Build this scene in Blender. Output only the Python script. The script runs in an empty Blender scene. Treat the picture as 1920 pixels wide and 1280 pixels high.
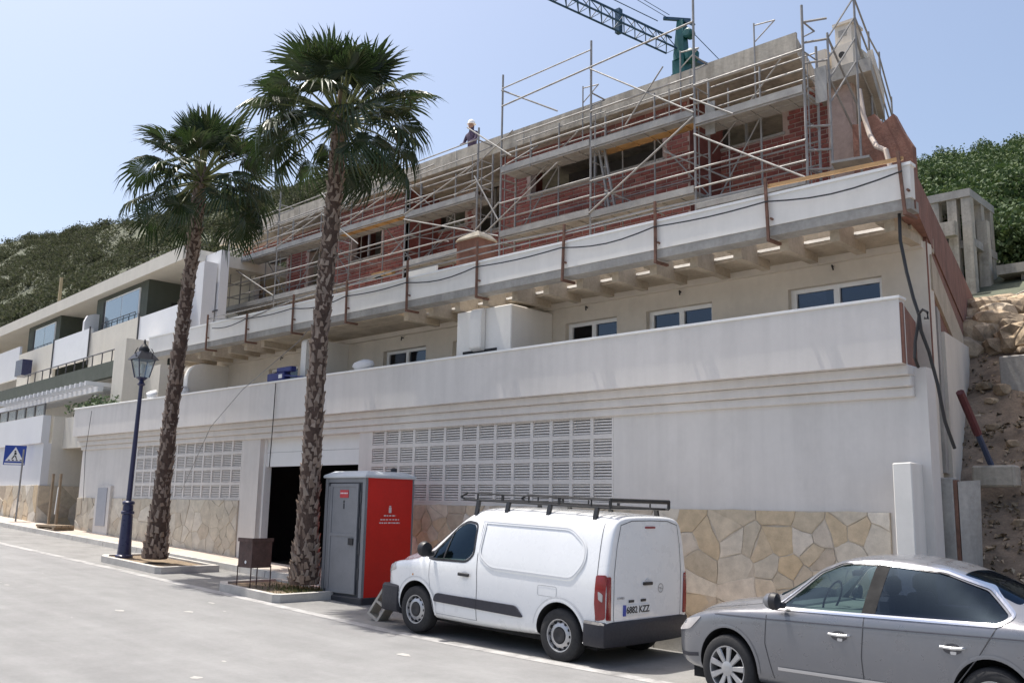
import bpy, bmesh, math, random
import numpy as np
from mathutils import Vector, Matrix, noise as mnoise
from mathutils.bvhtree import BVHTree
from mathutils.geometry import delaunay_2d_cdt
rnd = random.Random(7)
S = bpy.context.scene
COL = S.collection

# ------------------------------------------------------------------ camera
FPX = 1771.0
YAW, PIT, ROL = map(math.radians, (-43.327, 9.976, 1.083))
cW = Vector((math.sin(YAW)*math.cos(PIT), math.cos(YAW)*math.cos(PIT), math.sin(PIT)))
_r = Vector((math.cos(YAW), -math.sin(YAW), 0)); _u = _r.cross(cW)
cR = math.cos(ROL)*_r + math.sin(ROL)*_u
cU = -math.sin(ROL)*_r + math.cos(ROL)*_u
cd = bpy.data.cameras.new('camera'); cam = bpy.data.objects.new('camera', cd); COL.objects.link(cam)
cam.matrix_world = Matrix(((cR.x, cU.x, -cW.x, 0), (cR.y, cU.y, -cW.y, 0), (cR.z, cU.z, -cW.z, 0), (0, 0, 0, 1)))
cd.sensor_width = 36; cd.sensor_fit = 'HORIZONTAL'; cd.lens = FPX/1920*36
cd.clip_start = .1; cd.clip_end = 3000
S.camera = cam
S.render.resolution_x = 1024; S.render.resolution_y = 682

# ------------------------------------------------------------------ light
LDIR = Vector((0.33, 0.05, -0.94)).normalized()          # the way sunlight travels
w = bpy.data.worlds.new('World'); S.world = w; w.use_nodes = True
nt = w.node_tree; bg = nt.nodes['Background']
sk = nt.nodes.new('ShaderNodeTexSky'); sk.sky_type = 'NISHITA'; sk.sun_disc = False
sd = -LDIR
sk.sun_elevation = math.asin(sd.z); sk.sun_rotation = math.atan2(sd.x, sd.y) % (2*math.pi)
sk.air_density = 1.0; sk.dust_density = 4.0; sk.ozone_density = .5; sk.altitude = 50
nt.links.new(sk.outputs[0], bg.inputs[0]); bg.inputs[1].default_value = .125
sl = bpy.data.lights.new('sun', 'SUN'); sl.energy = 4.0; sl.angle = math.radians(.55); sl.color = (1, .95, .87)
so = bpy.data.objects.new('sun', sl); COL.objects.link(so); so.location = (-40, -10, 60)
so.rotation_euler = LDIR.to_track_quat('-Z', 'Y').to_euler()
S.view_settings.view_transform = 'Standard'; S.view_settings.look = 'None'
S.view_settings.exposure = 0.70; S.view_settings.gamma = 1

# ------------------------------------------------------------------ pixel -> point
def ray(x, y): return cW + (x-960)/FPX*cR - (y-640)/FPX*cU
def onY(x, y, Y): d = ray(x, y); return d*(Y/d.y)
def onX(x, y, X): d = ray(x, y); return d*(X/d.x)
def onZ(x, y, Z): d = ray(x, y); return d*(Z/d.z)

# ------------------------------------------------------------------ materials
MATS = {}
def M(name, col, rough=.7, metal=0, var=.12, scale=2.5, bump=0, bscale=40, coat=0, island=None, spec=.5, streak=0, stain=0, alpha=None, trans=0, tracks=0):
    if name in MATS: return MATS[name]
    m = bpy.data.materials.new(name); m.use_nodes = True; MATS[name] = m
    n = m.node_tree; L = n.links.new; b = n.nodes['Principled BSDF']
    b.inputs['Roughness'].default_value = rough; b.inputs['Metallic'].default_value = metal
    b.inputs['Coat Weight'].default_value = coat; b.inputs['Coat Roughness'].default_value = .05
    b.inputs['Specular IOR Level'].default_value = spec
    geo = n.nodes.new('ShaderNodeNewGeometry')
    if island:
        r = n.nodes.new('ShaderNodeValToRGB'); e = r.color_ramp.elements
        r.color_ramp.interpolation = 'LINEAR'
        while len(e) < len(island): e.new(.5)
        for i, c in enumerate(island): e[i].position = i/(len(island)-1); e[i].color = (*c, 1)
        oi = n.nodes.new('ShaderNodeObjectInfo'); ad = n.nodes.new('ShaderNodeMath'); ad.operation = 'ADD'; fr_ = n.nodes.new('ShaderNodeMath'); fr_.operation = 'FRACT'
        L(geo.outputs['Random Per Island'], ad.inputs[0]); L(oi.outputs['Random'], ad.inputs[1]); L(ad.outputs[0], fr_.inputs[0])
        L(fr_.outputs[0], r.inputs[0]); base = r.outputs[0]
    else:
        r = n.nodes.new('ShaderNodeRGB'); r.outputs[0].default_value = (*col, 1); base = r.outputs[0]
    def noise(sc, det=6, vec=None, rg=.6):
        t = n.nodes.new('ShaderNodeTexNoise'); t.inputs['Scale'].default_value = sc; t.inputs['Detail'].default_value = det
        t.inputs['Roughness'].default_value = rg
        L(vec or geo.outputs['Position'], t.inputs['Vector']); return t.outputs['Fac']
    def scaled(fac, lo, hi, f0=.3, f1=.7):
        mr = n.nodes.new('ShaderNodeMapRange'); L(fac, mr.inputs[0])
        mr.inputs[1].default_value = f0; mr.inputs[2].default_value = f1
        mr.inputs[3].default_value = lo; mr.inputs[4].default_value = hi; return mr.outputs[0]
    def mul(c, f):
        mx = n.nodes.new('ShaderNodeVectorMath'); mx.operation = 'SCALE'; L(c, mx.inputs[0]); L(f, mx.inputs['Scale']); return mx.outputs[0]
    if var:
        base = mul(base, scaled(noise(scale), 1-var, 1+var))
        base = mul(base, scaled(noise(scale*14, 3), 1-var*.5, 1+var*.5))
    if streak:
        mp = n.nodes.new('ShaderNodeMapping'); mp.inputs['Scale'].default_value = (3, 3, .25)
        L(geo.outputs['Position'], mp.inputs[0])
        base = mul(base, scaled(noise(1.5, 5, mp.outputs[0]), 1-streak, 1, .35, .6))
    if tracks:
        mp2 = n.nodes.new('ShaderNodeMapping'); mp2.inputs['Scale'].default_value = (.04, 1.1, 1)
        L(geo.outputs['Position'], mp2.inputs[0]); base = mul(base, scaled(noise(1.3, 4, mp2.outputs[0]), 1-tracks, 1+tracks*.6, .35, .65))
    if stain:
        base = mul(base, scaled(noise(.8, 8, None, .75), 1-stain, 1, .38, .5))
    L(base, b.inputs['Base Color'])
    if rough > .25 and var:
        L(scaled(noise(scale*3, 4), max(0, rough-.1), min(1, rough+.1)), b.inputs['Roughness'])
    if bump:
        bp = n.nodes.new('ShaderNodeBump'); bp.inputs['Strength'].default_value = bump; bp.inputs['Distance'].default_value = .02
        L(noise(bscale, 5), bp.inputs['Height']); L(bp.outputs[0], b.inputs['Normal'])
    if trans:
        b.inputs['Transmission Weight'].default_value = trans; b.inputs['IOR'].default_value = 1.1
    return m

def glass(name, tint, mix=.35, rough=.03, refl=(.5, .72, 1)):
    if name in MATS: return MATS[name]
    m = bpy.data.materials.new(name); m.use_nodes = True; MATS[name] = m
    n = m.node_tree; L = n.links.new
    for x in list(n.nodes): n.nodes.remove(x)
    out = n.nodes.new('ShaderNodeOutputMaterial'); tr = n.nodes.new('ShaderNodeBsdfTransparent'); gl = n.nodes.new('ShaderNodeBsdfGlossy')
    tr.inputs[0].default_value = (*tint, 1); gl.inputs['Roughness'].default_value = rough; gl.inputs[0].default_value = (*refl, 1)
    fr = n.nodes.new('ShaderNodeLayerWeight'); fr.inputs[0].default_value = .35
    pw_ = n.nodes.new('ShaderNodeMath'); pw_.operation = 'POWER'; pw_.inputs[1].default_value = 2.5; L(fr.outputs['Facing'], pw_.inputs[0])
    ad = n.nodes.new('ShaderNodeMath'); ad.operation = 'MULTIPLY_ADD'; ad.use_clamp = True; ad.inputs[1].default_value = .22; ad.inputs[2].default_value = mix+.015
    L(pw_.outputs[0], ad.inputs[0])
    mx = n.nodes.new('ShaderNodeMixShader'); L(ad.outputs[0], mx.inputs[0]); L(tr.outputs[0], mx.inputs[1]); L(gl.outputs[0], mx.inputs[2])
    L(mx.outputs[0], out.inputs[0]); return m

def leafmat(name, cols, trans=.25, rough=.45):
    m = M(name, cols[0], rough, island=cols, var=.15, scale=3)
    n = m.node_tree; L = n.links.new; b = n.nodes['Principled BSDF']; out = n.nodes['Material Output']
    t = n.nodes.new('ShaderNodeBsdfTranslucent'); src = b.inputs['Base Color'].links[0].from_socket
    L(src, t.inputs[0]); mx = n.nodes.new('ShaderNodeMixShader'); mx.inputs[0].default_value = trans
    L(b.outputs[0], mx.inputs[1]); L(t.outputs[0], mx.inputs[2]); L(mx.outputs[0], out.inputs[0]); return m

plaster = M('white_plaster', (.655, .622, .588), .85, var=.03, scale=.7, bump=.08, bscale=90, streak=.07, stain=.05)
plasterW = M('warm_white_plaster', (.64, .585, .505), .85, var=.05, scale=.8, bump=.1, bscale=90, streak=.05, stain=.04)
plasterB = M('bright_white_render', (.77, .745, .70), .8, var=.03, scale=.8, bump=.08, bscale=90, streak=.05, stain=.03)
white_cap = M('white_capping', (.8, .8, .78), .6, var=.04)
concrete = M('grey_concrete', (.36, .345, .32), .9, var=.18, scale=1.2, bump=.25, bscale=30, streak=.15, stain=.12)
concrete_warm = M('raw_warm_concrete', (.45, .38, .29), .9, var=.18, scale=1.4, bump=.25, bscale=30, streak=.12, stain=.15)
concrete_pale = M('pale_slab_concrete', (.47, .43, .365), .9, var=.2, scale=1.0, bump=.25, bscale=30, streak=.32, stain=.25)
mortar = M('mortar', (.42, .32, .28), .95, var=.15, scale=6)
brick_m = M('red_brick', (.3, .1, .07), .85, var=.22, scale=5, island=[(.19, .058, .050), (.26, .080, .066), (.22, .066, .056), (.32, .125, .10), (.15, .05, .046)], bump=.2, bscale=80)
terracotta = M('hollow_terracotta', (.235, .115, .085), .9, var=.2, scale=2.5, bump=.5, bscale=14, streak=.2, stain=.2)
stone_m = M('beige_stone', (.5, .4, .28), .8, var=.16, scale=7, bump=.35, bscale=22,
            island=[(.44, .38, .29), (.56, .50, .41), (.51, .40, .26), (.46, .41, .33), (.64, .59, .51), (.50, .43, .33), (.52, .40, .25), (.59, .53, .45), (.41, .34, .26), (.49, .42, .32)])
pale_stone = M('pale_stone', (.5, .45, .37), .8, var=.18, scale=5, bump=.35, bscale=22, island=[(.46, .41, .33), (.54, .49, .40), (.44, .38, .30), (.50, .46, .39), (.58, .53, .45), (.47, .40, .30)])
stone_joint = M('stone_joint', (.50, .44, .36), .95, var=.15, scale=8)
asphalt = M('grey_asphalt', (.218, .218, .218), .92, var=.09, scale=1.3, bump=.35, bscale=120, stain=.05, tracks=.10)
asphalt_dark = M('parking_asphalt', (.215, .212, .206), .92, var=.14, scale=1.6, bump=.35, bscale=110, stain=.12)
paint_w = M('worn_road_paint', (.34, .335, .33), .85, var=.25, scale=5, stain=.4)
paving = M('pink_pavement', (.48, .41, .35), .9, var=.12, scale=1.5, bump=.15, bscale=60, stain=.15)
kerb_m = M('kerb_concrete', (.46, .44, .41), .9, var=.16, scale=3, bump=.2)
soil = M('dry_soil', (.2, .15, .1), .97, var=.3, scale=4, bump=.6, bscale=30)
dirt = M('brown_dirt', (.19, .145, .105), .97, var=.45, scale=2.2, bump=.9, bscale=9)
rock_m = M('tan_rock', (.45, .33, .2), .95, var=.4, scale=4, bump=1.0, bscale=9, stain=.35, island=[(.33, .24, .15), (.44, .34, .23), (.29, .22, .15), (.47, .39, .29)])
galv = M('galvanised_steel', (.27, .265, .26), .62, metal=.15, var=.18, scale=4)
galv_deck = M('deck_steel', (.33, .325, .31), .65, metal=.15, var=.2, scale=3, streak=.1)
ply = M('deck_plywood', (.42, .25, .10), .7, var=.2, scale=3)
rust = M('rusty_steel', (.16, .085, .06), .85, var=.3, scale=8)
wood_o = M('orange_wood', (.45, .27, .12), .7, var=.2, scale=6)
wood_g = M('weathered_wood', (.25, .19, .13), .85, var=.2, scale=8)
black = M('black_plastic', (.018, .018, .022), .5, var=.1, scale=6)
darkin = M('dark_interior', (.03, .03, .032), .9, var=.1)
cable_m = M('black_cable', (.02, .02, .022), .6, var=0)
white_pvc = M('white_frame', (.8, .8, .79), .35, var=.02)
win_glass = glass('window_glass', (.22, .28, .36), .06, refl=(.7, .82, 1)); win_open = glass('open_window_glass', (.5, .52, .55), .0, refl=(.8, .85, 1))
white_door = M('white_door_panel', (.72, .72, .71), .5, var=.03)
navy = M('navy_paint', (.018, .022, .075), .35, var=.12, scale=5, coat=.2)

# ------------------------------------------------------------------ building helpers
WOFF = {}
def woff(p): return WOFF.get(p.name, Vector((0, 0, 0))) if p else Vector((0, 0, 0))
def meta(o, label=None, cat=None, group=None, kind=None):
    if label: o['label'] = label
    if cat: o['category'] = cat
    if group: o['group'] = group
    if kind: o['kind'] = kind
    return o
def thing(name, loc, label, cat, group=None, local=False):
    o = bpy.data.objects.new(name, None); COL.objects.link(o); o.location = loc; o.empty_display_size = .3
    if not local: WOFF[o.name] = Vector(loc)
    return meta(o, label, cat, group)
def mesh_obj(name, me, parent=None, loc=None):
    o = bpy.data.objects.new(name, me); COL.objects.link(o)
    if parent: o.parent = parent
    if loc is not None: o.location = loc
    return o
class MB:
    def __init__(s): s.v = []; s.f = []; s.mi = []
    def add(s, vs, fs, mi=0):
        n = len(s.v); s.v += [tuple(p) for p in vs]; s.f += [tuple(i+n for i in f) for f in fs]; s.mi += [mi]*len(fs); return s
    def box(s, x0, x1, y0, y1, z0, z1, mi=0):
        if x0 > x1: x0, x1 = x1, x0
        if y0 > y1: y0, y1 = y1, y0
        if z0 > z1: z0, z1 = z1, z0
        return s.add([(x0,y0,z0),(x1,y0,z0),(x1,y1,z0),(x0,y1,z0),(x0,y0,z1),(x1,y0,z1),(x1,y1,z1),(x0,y1,z1)],
              [(0,3,2,1),(4,5,6,7),(0,1,5,4),(1,2,6,5),(2,3,7,6),(3,0,4,7)], mi)
    def bar(s, a, b, w, h, up=(0,0,1), mi=0):
        a = Vector(a); b = Vector(b); d = (b-a).normalized(); up = Vector(up)
        if abs(d.dot(up)) > .97: up = Vector((0,1,0)) if abs(d.y) < .9 else Vector((1,0,0))
        x = d.cross(up).normalized(); y = x.cross(d).normalized()
        c = [x*w/2+y*h/2, -x*w/2+y*h/2, -x*w/2-y*h/2, x*w/2-y*h/2]
        return s.add([a+q for q in c]+[b+q for q in c], [(0,1,2,3),(7,6,5,4),(0,4,5,1),(1,5,6,2),(2,6,7,3),(3,7,4,0)], mi)
    def tube(s, a, b, r, r2=None, n=6, mi=0): return s.path([a, b], [r, r if r2 is None else r2], n, mi)
    def path(s, pts, r, n=6, mi=0):
        pts = [Vector(p) for p in pts]; k = len(pts)
        rs = r if isinstance(r, (list, tuple)) else [r]*k
        vs = []; ref = None
        for i, p in enumerate(pts):
            d = (pts[min(i+1, k-1)]-pts[max(i-1, 0)]).normalized()
            if ref is None:
                ref = Vector((0,0,1)) if abs(d.z) < .9 else Vector((1,0,0))
            x = d.cross(ref).normalized(); y = d.cross(x).normalized(); ref = -y if False else ref
            if abs(d.dot(ref)) > .95: ref = Vector((1,0,0)) if abs(d.x) < .9 else Vector((0,1,0)); x = d.cross(ref).normalized(); y = d.cross(x).normalized()
            for j in range(n):
                t = 2*math.pi*j/n; vs.append(p+(x*math.cos(t)+y*math.sin(t))*rs[i])
        fs = [(i*n+j, i*n+(j+1) % n, (i+1)*n+(j+1) % n, (i+1)*n+j) for i in range(k-1) for j in range(n)]
        fs += [tuple(range(n-1, -1, -1)), tuple((k-1)*n+j for j in range(n))]
        return s.add(vs, fs, mi)
    def lathe(s, prof, c=(0,0,0), n=16, axis='z', mi=0, close=False):
        vs = []; c = Vector(c)
        for r, h in prof:
            for j in range(n):
                t = 2*math.pi*j/n; a, b = r*math.cos(t), r*math.sin(t)
                vs.append(c+Vector({'z': (a, b, h), 'y': (a, h, b), 'x': (h, a, b)}[axis]))
        k = len(prof)
        rng = range(k) if close else range(k-1)
        fs = [(i*n+j, i*n+(j+1) % n, ((i+1) % k)*n+(j+1) % n, ((i+1) % k)*n+j) for i in rng for j in range(n)]
        if not close: fs += [tuple(range(n-1, -1, -1)), tuple((k-1)*n+j for j in range(n))]
        return s.add(vs, fs, mi)
    def prism(s, poly, fn0, fn1, mi=0):
        n = len(poly)
        return s.add([fn0(*p) for p in poly]+[fn1(*p) for p in poly],
              [tuple(range(n)), tuple(range(2*n-1, n-1, -1))]+[(i, i+n, (i+1) % n+n, (i+1) % n) for i in range(n)], mi)
    def mesh(s, name, mats, smooth=False, center=True, bevel=0):
        c = Vector((0, 0, 0))
        if center and s.v:
            a = np.array(s.v); c = Vector((a.min(0)+a.max(0))/2)
        me = bpy.data.meshes.new(name); me.from_pydata([tuple(Vector(p)-c) for p in s.v], [], s.f)
        if not isinstance(mats, (list, tuple)): mats = [mats]
        for m in mats: me.materials.append(m)
        bm = bmesh.new(); bm.from_mesh(me)
        if len(mats) > 1:
            for f, mi in zip(bm.faces, s.mi): f.material_index = mi
        bmesh.ops.recalc_face_normals(bm, faces=bm.faces)
        if bevel: bmesh.ops.bevel(bm, geom=list(bm.edges), offset=bevel, segments=1, affect='EDGES', clamp_overlap=True)
        bm.to_mesh(me); bm.free()
        if smooth:
            me.polygons.foreach_set('use_smooth', [True]*len(me.polygons))
            me.set_sharp_from_angle(angle=math.radians(40))
        return me, c
    def build(s, name, mats, parent=None, smooth=False, bevel=0, **kw):
        me, c = s.mesh(name, mats, smooth, True, bevel)
        o = mesh_obj(name, me, parent, c-woff(parent)); WOFF[o.name] = c
        return meta(o, **kw)
def B(name, mat, parent, x0, x1, y0, y1, z0, z1, bevel=0, **kw):
    return MB().box(x0, x1, y0, y1, z0, z1).build(name, mat, parent, bevel=bevel, **kw)
def copy_to(o, parent, loc, rot=None):
    c = bpy.data.objects.new(o.name.split('.')[0], o.data); COL.objects.link(c); c.parent = parent; c.location = loc
    if rot is not None: c.rotation_euler = rot
    return c
def np_obj(name, v, f, mat, parent=None, smooth=False):
    me = bpy.data.meshes.new(name); f = np.asarray(f, np.int32); k = f.shape[1]
    me.vertices.add(len(v)); me.vertices.foreach_set('co', np.asarray(v, np.float32).ravel())
    me.loops.add(f.size); me.loops.foreach_set('vertex_index', f.ravel())
    me.polygons.add(len(f)); me.polygons.foreach_set('loop_start', np.arange(0, f.size, k, dtype=np.int32))
    me.polygons.foreach_set('loop_total', np.full(len(f), k, np.int32))
    me.materials.append(mat); me.update(calc_edges=True)
    if smooth: me.polygons.foreach_set('use_smooth', [True]*len(f))
    o = mesh_obj(name, me, parent); return o

# ------------------------------------------------------------------ ground
def smooth01(t): t = min(1, max(0, t)); return t*t*(3-2*t)
def G(X):                                                # road height: falls to the right, flattening
    if X < -11: return -1.845-.041*(X+11)
    t = X+11
    return -1.845-.041*6*(1-math.exp(-t/6))*.62
def SW(X, Y):                                            # pavement height
    e = .13+.10*smooth01((X+20)/11)
    return G(X)+e+max(0, Y-11.6)*(.03+.10*smooth01((X+20)/11))
def strip(name, mat, xs, ys, fz, **kw):
    v = [(x, y, fz(x, y)) for x in xs for y in ys]; n = len(ys)
    f = [(i*n+j, (i+1)*n+j, (i+1)*n+j+1, i*n+j+1) for i in range(len(xs)-1) for j in range(n-1)]
    o = np_obj(name, v, f, mat, smooth=True); return meta(o, **kw)
XS = [-90+i*2 for i in range(24)]+[-42+i*.75 for i in range(73)]+[14+i*4 for i in range(14)]
strip('road', asphalt, XS, [-30, -15, -5, 0, 5, 9.45], lambda x, y: G(x), kind='structure', label='grey asphalt street sloping down to the right')
strip('parking_lane', asphalt_dark, XS, [9.45, 10.5, 11.62], lambda x, y: G(x)-.002, kind='structure')
strip('road_marking', paint_w, XS, [9.30, 9.50], lambda x, y: G(x)+.004, kind='structure', label='worn white edge line along the parking lane')
strip('pavement', paving, [x for x in XS if x <= -4.4], [11.66, 12.0, 12.3, 12.56], SW, kind='structure', label='pale pavement in front of the stone wall')
strip('ground', M('far_ground', (.2, .2, .2), .95), [-600, -300, -90, 0, 90, 280], [-300, -150, -30], lambda x, y: G(max(-60, min(60, x)))-.1, kind='structure')
strip('yard', soil, [-90, -60, -30, 0, 68], [12.3, 20, 40], lambda x, y: G(x)-.25, kind='structure')
sv, sf = [], []
for i in range(22):
    sx_, sy_ = (rnd.uniform(-20, -6), rnd.uniform(4.0, 9.2)) if i < 12 else (rnd.uniform(-30, -9), rnd.uniform(6.5, 9.2)); r_ = rnd.uniform(.015, .06) if i < 17 else rnd.uniform(.05, .10); k0 = len(sv)
    for q in range(9):
        t = 2*math.pi*q/9; rr_ = r_*rnd.uniform(.55, 1.3); x_ = sx_+rr_*math.cos(t)*1.8; sv.append((x_, sy_+rr_*math.sin(t), G(x_)+.004))
    sf.append(tuple(range(k0, k0+9)))
me_ = bpy.data.meshes.new('road_splashes'); me_.from_pydata(sv, [], sf); me_.materials.append(M('plaster_splash', (.36, .35, .335), .9, var=.15, scale=9))
meta(mesh_obj('road_splashes', me_), 'pale plaster splashes dotted over the asphalt', None, None, 'stuff')
kr = thing('kerb', (-20, 11.62, G(-20)), 'long pale concrete kerb along the pavement', 'kerb')
kr['kind'] = 'structure'; del kr['category']
kx = -40.0
while kx < 6:
    L_ = .98; z0, z1 = G(kx), G(kx+L_)
    t0, t1 = (SW(kx, 11.6), SW(kx+L_, 11.6)) if kx < -5 else (z0+.14, z1+.14)
    mb = MB().add([(kx,11.52,z0-.1),(kx+L_,11.52,z1-.1),(kx+L_,11.66,z1-.1),(kx,11.66,z0-.1),(kx,11.54,t0+.004),(kx+L_,11.54,t1+.004),(kx+L_,11.664,t1+.006),(kx,11.664,t0+.006)],
              [(0,3,2,1),(4,5,6,7),(0,1,5,4),(1,2,6,5),(2,3,7,6),(3,0,4,7)])
    mb.build('kerb_stone', kerb_m, kr); kx += 1.0
# ------------------------------------------------------------------ main building under construction
bld = thing('apartment_building', (-17, 12.5, -1.6), 'unfinished white and red brick apartment building with stone base', 'building')
YW, YP, YU, YB = 12.5, 12.15, 13.6, 18.0
XL, XR = -30.2, -4.4
def side_x(Y, off=0): return -4.4-.25*(Y-12.5)+off
T = .30
def wall(x0, x1, z0, z1, y=YW, t=T, mat=plaster, name='wall', **kw): return B(name, mat, bld, x0, x1, y, y+t, z0, z1, **kw)
ZB = -2.6
wall(XL, -26.47, ZB, 1.62); wall(-26.47, -20.83, ZB, .08); wall(-26.47, -20.83, 1.6, 1.62)
wall(-20.83, -20.05, ZB, 1.62, y=YW-.004); wall(-16.2, -15.79, ZB, 1.62, y=YW-.004)
wall(-15.79, -9.45, ZB, .08); wall(-15.79, -9.45, 1.57, 1.62); wall(-9.45, XR, ZB, 1.9)
# garage: header, half raised door, dark room behind
wall(-20.05, -16.2, 1.53, 1.62, name='garage_header')
gd = B('garage_door', white_door, bld, -20.03, -16.22, YW+.17, YW+.22, .86, 1.53)
for k in range(1, 2): B('door_groove', M('groove', (.4, .4, .4)), gd, -20.03, -16.22, YW+.166, YW+.171, .86+.33*k, .872+.33*k)
B('door_frame', white_pvc, bld, -20.05, -19.98, YW+.12, YW+.3, ZB, 1.53); B('door_frame', white_pvc, bld, -16.27, -16.2, YW+.12, YW+.3, ZB, 1.53)
B('garage_interior_wall', darkin, bld, -24, -12, 19, 19.2, ZB, 1.6); B('garage_interior_wall', darkin, bld, -22.6, -22.4, 12.85, 19, ZB, 1.6)
B('garage_interior_wall', darkin, bld, -14, -13.8, 12.85, 19, ZB, 1.6); B('garage_floor', concrete, bld, -22.4, -14, 12.56, 19, ZB, -1.52)
B('prop_post', wood_g, bld, -19.3, -19.24, 13.4, 13.46, -1.52, .3)
# sheets behind louvres, coloured near-black as the shade between slats
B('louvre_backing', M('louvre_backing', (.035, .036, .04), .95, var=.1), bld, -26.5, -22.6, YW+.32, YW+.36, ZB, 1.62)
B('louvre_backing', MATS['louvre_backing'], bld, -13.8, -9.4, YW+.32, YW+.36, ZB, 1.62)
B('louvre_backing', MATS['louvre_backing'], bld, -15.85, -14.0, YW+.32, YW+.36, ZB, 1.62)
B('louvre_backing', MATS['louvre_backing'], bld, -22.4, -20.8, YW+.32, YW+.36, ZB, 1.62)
# louvre blocks
def louvres(x0, x1, z0, z1, nc, nr, fine, ns):
    cw, ch = (x1-x0)/nc, (z1-z0)/nr
    fr = MB(); a, b = .035, .04
    fr.box(-cw/2, -cw/2+a, 0, .16, -ch/2, ch/2).box(cw/2-a, cw/2, 0, .16, -ch/2, ch/2)
    fr.box(-cw/2+a, cw/2-a, 0, .16, -ch/2, -ch/2+b).box(-cw/2+a, cw/2-a, 0, .16, ch/2-b, ch/2)
    fm, _ = fr.mesh('louvre_block', plaster, center=False)
    pitch = (ch-2*b)/ns
    sl_ = MB().add([(-cw/2+a,.02,-.004),(cw/2-a,.02,-.004),(cw/2-a,.11,.030),(-cw/2+a,.11,.030),(-cw/2+a,.02,pitch*.46),(cw/2-a,.02,pitch*.46),(cw/2-a,.11,pitch*.46+.034),(-cw/2+a,.11,pitch*.46+.034)],
              [(0,3,2,1),(4,5,6,7),(0,1,5,4),(1,2,6,5),(2,3,7,6),(3,0,4,7)])
    sm, _ = sl_.mesh('slat', plaster, center=False)
    allm = MB()
    for k in range(ns):
        allm.add([(p[0], p[1], p[2]-ch/2+b+pitch*(k+.28)) for p in sl_.v], sl_.f)
    am, _ = allm.mesh('slats', plaster, center=False)
    for j in range(nr):
        for i in range(nc):
            c = Vector((x0+(i+.5)*cw, YW-.006, z0+(j+.5)*ch))
            o = mesh_obj('louvre_block', fm, bld, c-woff(bld))
            if i >= nc-fine:
                for k in range(ns): mesh_obj('slat', sm, o, (0, 0, -ch/2+b+pitch*(k+.28)))
            else: mesh_obj('slats', am, o)['kind'] = 'stuff'
louvres(-15.79, -9.45, .08, 1.57, 14, 4, 12, 6)
louvres(-26.47, -20.83, .08, 1.6, 12, 4, 0, 7)
# stone cladding as separate stones
def voronoi(x0, x1, z0, z1, size, seed, stretch=1.0):
    R_ = random.Random(seed); nx = max(1, round((x1-x0)/(size*stretch))); nz = max(1, round((z1-z0)/size))
    pts = []; tot = int((x1-x0)*(z1-z0)/(size*size*stretch)*.92)
    for _ in range(tot*60):
        if len(pts) >= tot: break
        p = (R_.uniform(x0, x1), R_.uniform(z0, z1)); dm = size*R_.choice((.45, .6, .8, 1.0))
        if all(((p[0]-q[0])/1.1)**2+(p[1]-q[1])**2 > dm*dm for q in pts): pts.append(p)
    cells = []
    for i, p in enumerate(pts):
        poly = [(x0, z0), (x1, z0), (x1, z1), (x0, z1)]
        for j, q in enumerate(pts):
            if i == j or abs(p[0]-q[0]) > size*4 or abs(p[1]-q[1]) > size*4: continue
            mx, mz = (p[0]+q[0])/2, (p[1]+q[1])/2; dx, dz = q[0]-p[0], q[1]-p[1]
            new = []
            for a, b in zip(poly, poly[1:]+poly[:1]):
                da = (a[0]-mx)*dx+(a[1]-mz)*dz; db = (b[0]-mx)*dx+(b[1]-mz)*dz
                if da <= 0: new.append(a)
                if da*db < 0:
                    t = da/(da-db); new.append((a[0]+t*(b[0]-a[0]), a[1]+t*(b[1]-a[1])))
            poly = new
            if len(poly) < 3: break
        if len(poly) >= 3: cells.append(poly)
    return cells
def stones(parent, fn, x0, x1, z0, z1, size, seed, joint=.009, th=.013, hide=None, mat_=None):
    R_ = random.Random(seed+99); mat_ = mat_ or stone_m
    for poly in voronoi(x0, x1, z0, z1, size, seed, 1.15):
        cx = sum(p[0] for p in poly)/len(poly); cz = sum(p[1] for p in poly)/len(poly)
        if hide and hide(cx, cz): continue
        rad = sum(math.hypot(p[0]-cx, p[1]-cz) for p in poly)/len(poly)
        if rad < .05: continue
        k1 = max(.5, 1-joint/rad); k2 = k1-.012/rad
        # wobble the outline: extra points between the corners
        pp = []
        for a, b in zip(poly, poly[1:]+poly[:1]):
            pp.append(a); l = math.hypot(a[0]-b[0], a[1]-b[1])
            if l > .14: pp.append(((a[0]+b[0])/2+R_.uniform(-.02, .02), (a[1]+b[1])/2+R_.uniform(-.02, .02)))
        d = R_.uniform(.6, 1.3)*th; tx, tz = R_.uniform(-.03, .03), R_.uniform(-.03, .03)
        n = len(pp); vs = []
        for k, dep in ((k1, -.01), (k1, d*.75), (k2, d)):
            for p in pp:
                x, z = cx+(p[0]-cx)*k, cz+(p[1]-cz)*k
                vs.append(fn(x, z, dep+((x-cx)*tx+(z-cz)*tz if dep > 0 else 0)))
        fs = [tuple(range(2*n, 3*n))]+[(r*n+i, r*n+(i+1) % n, (r+1)*n+(i+1) % n, (r+1)*n+i) for r in range(2) for i in range(n)]
        MB().add(vs, fs).build('stone', mat_, parent)
sp = B('stone_cladding', stone_joint, bld, -15.79, -4.95, YW-.03, YW-.005, ZB, .03)
stones(sp, lambda x, z, d: (x, YW-.03-d, z), -15.79, -4.95, -1.72, .03, .27, 3, hide=lambda x, z: z < SW(x, 12.5)-.15 or (x < -13 and z < -1.2 and False))
sp2 = B('stone_cladding', stone_joint, bld, XL, -20.83, YW-.03, YW-.005, ZB, .06)
stones(sp2, lambda x, z, d: (x, YW-.03-d, z), XL, -20.83, -1.5, .06, .33, 5, mat_=pale_stone, hide=lambda x, z: z < SW(x, 12.5)-.15 or (-28.75 < x < -27.8))
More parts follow.
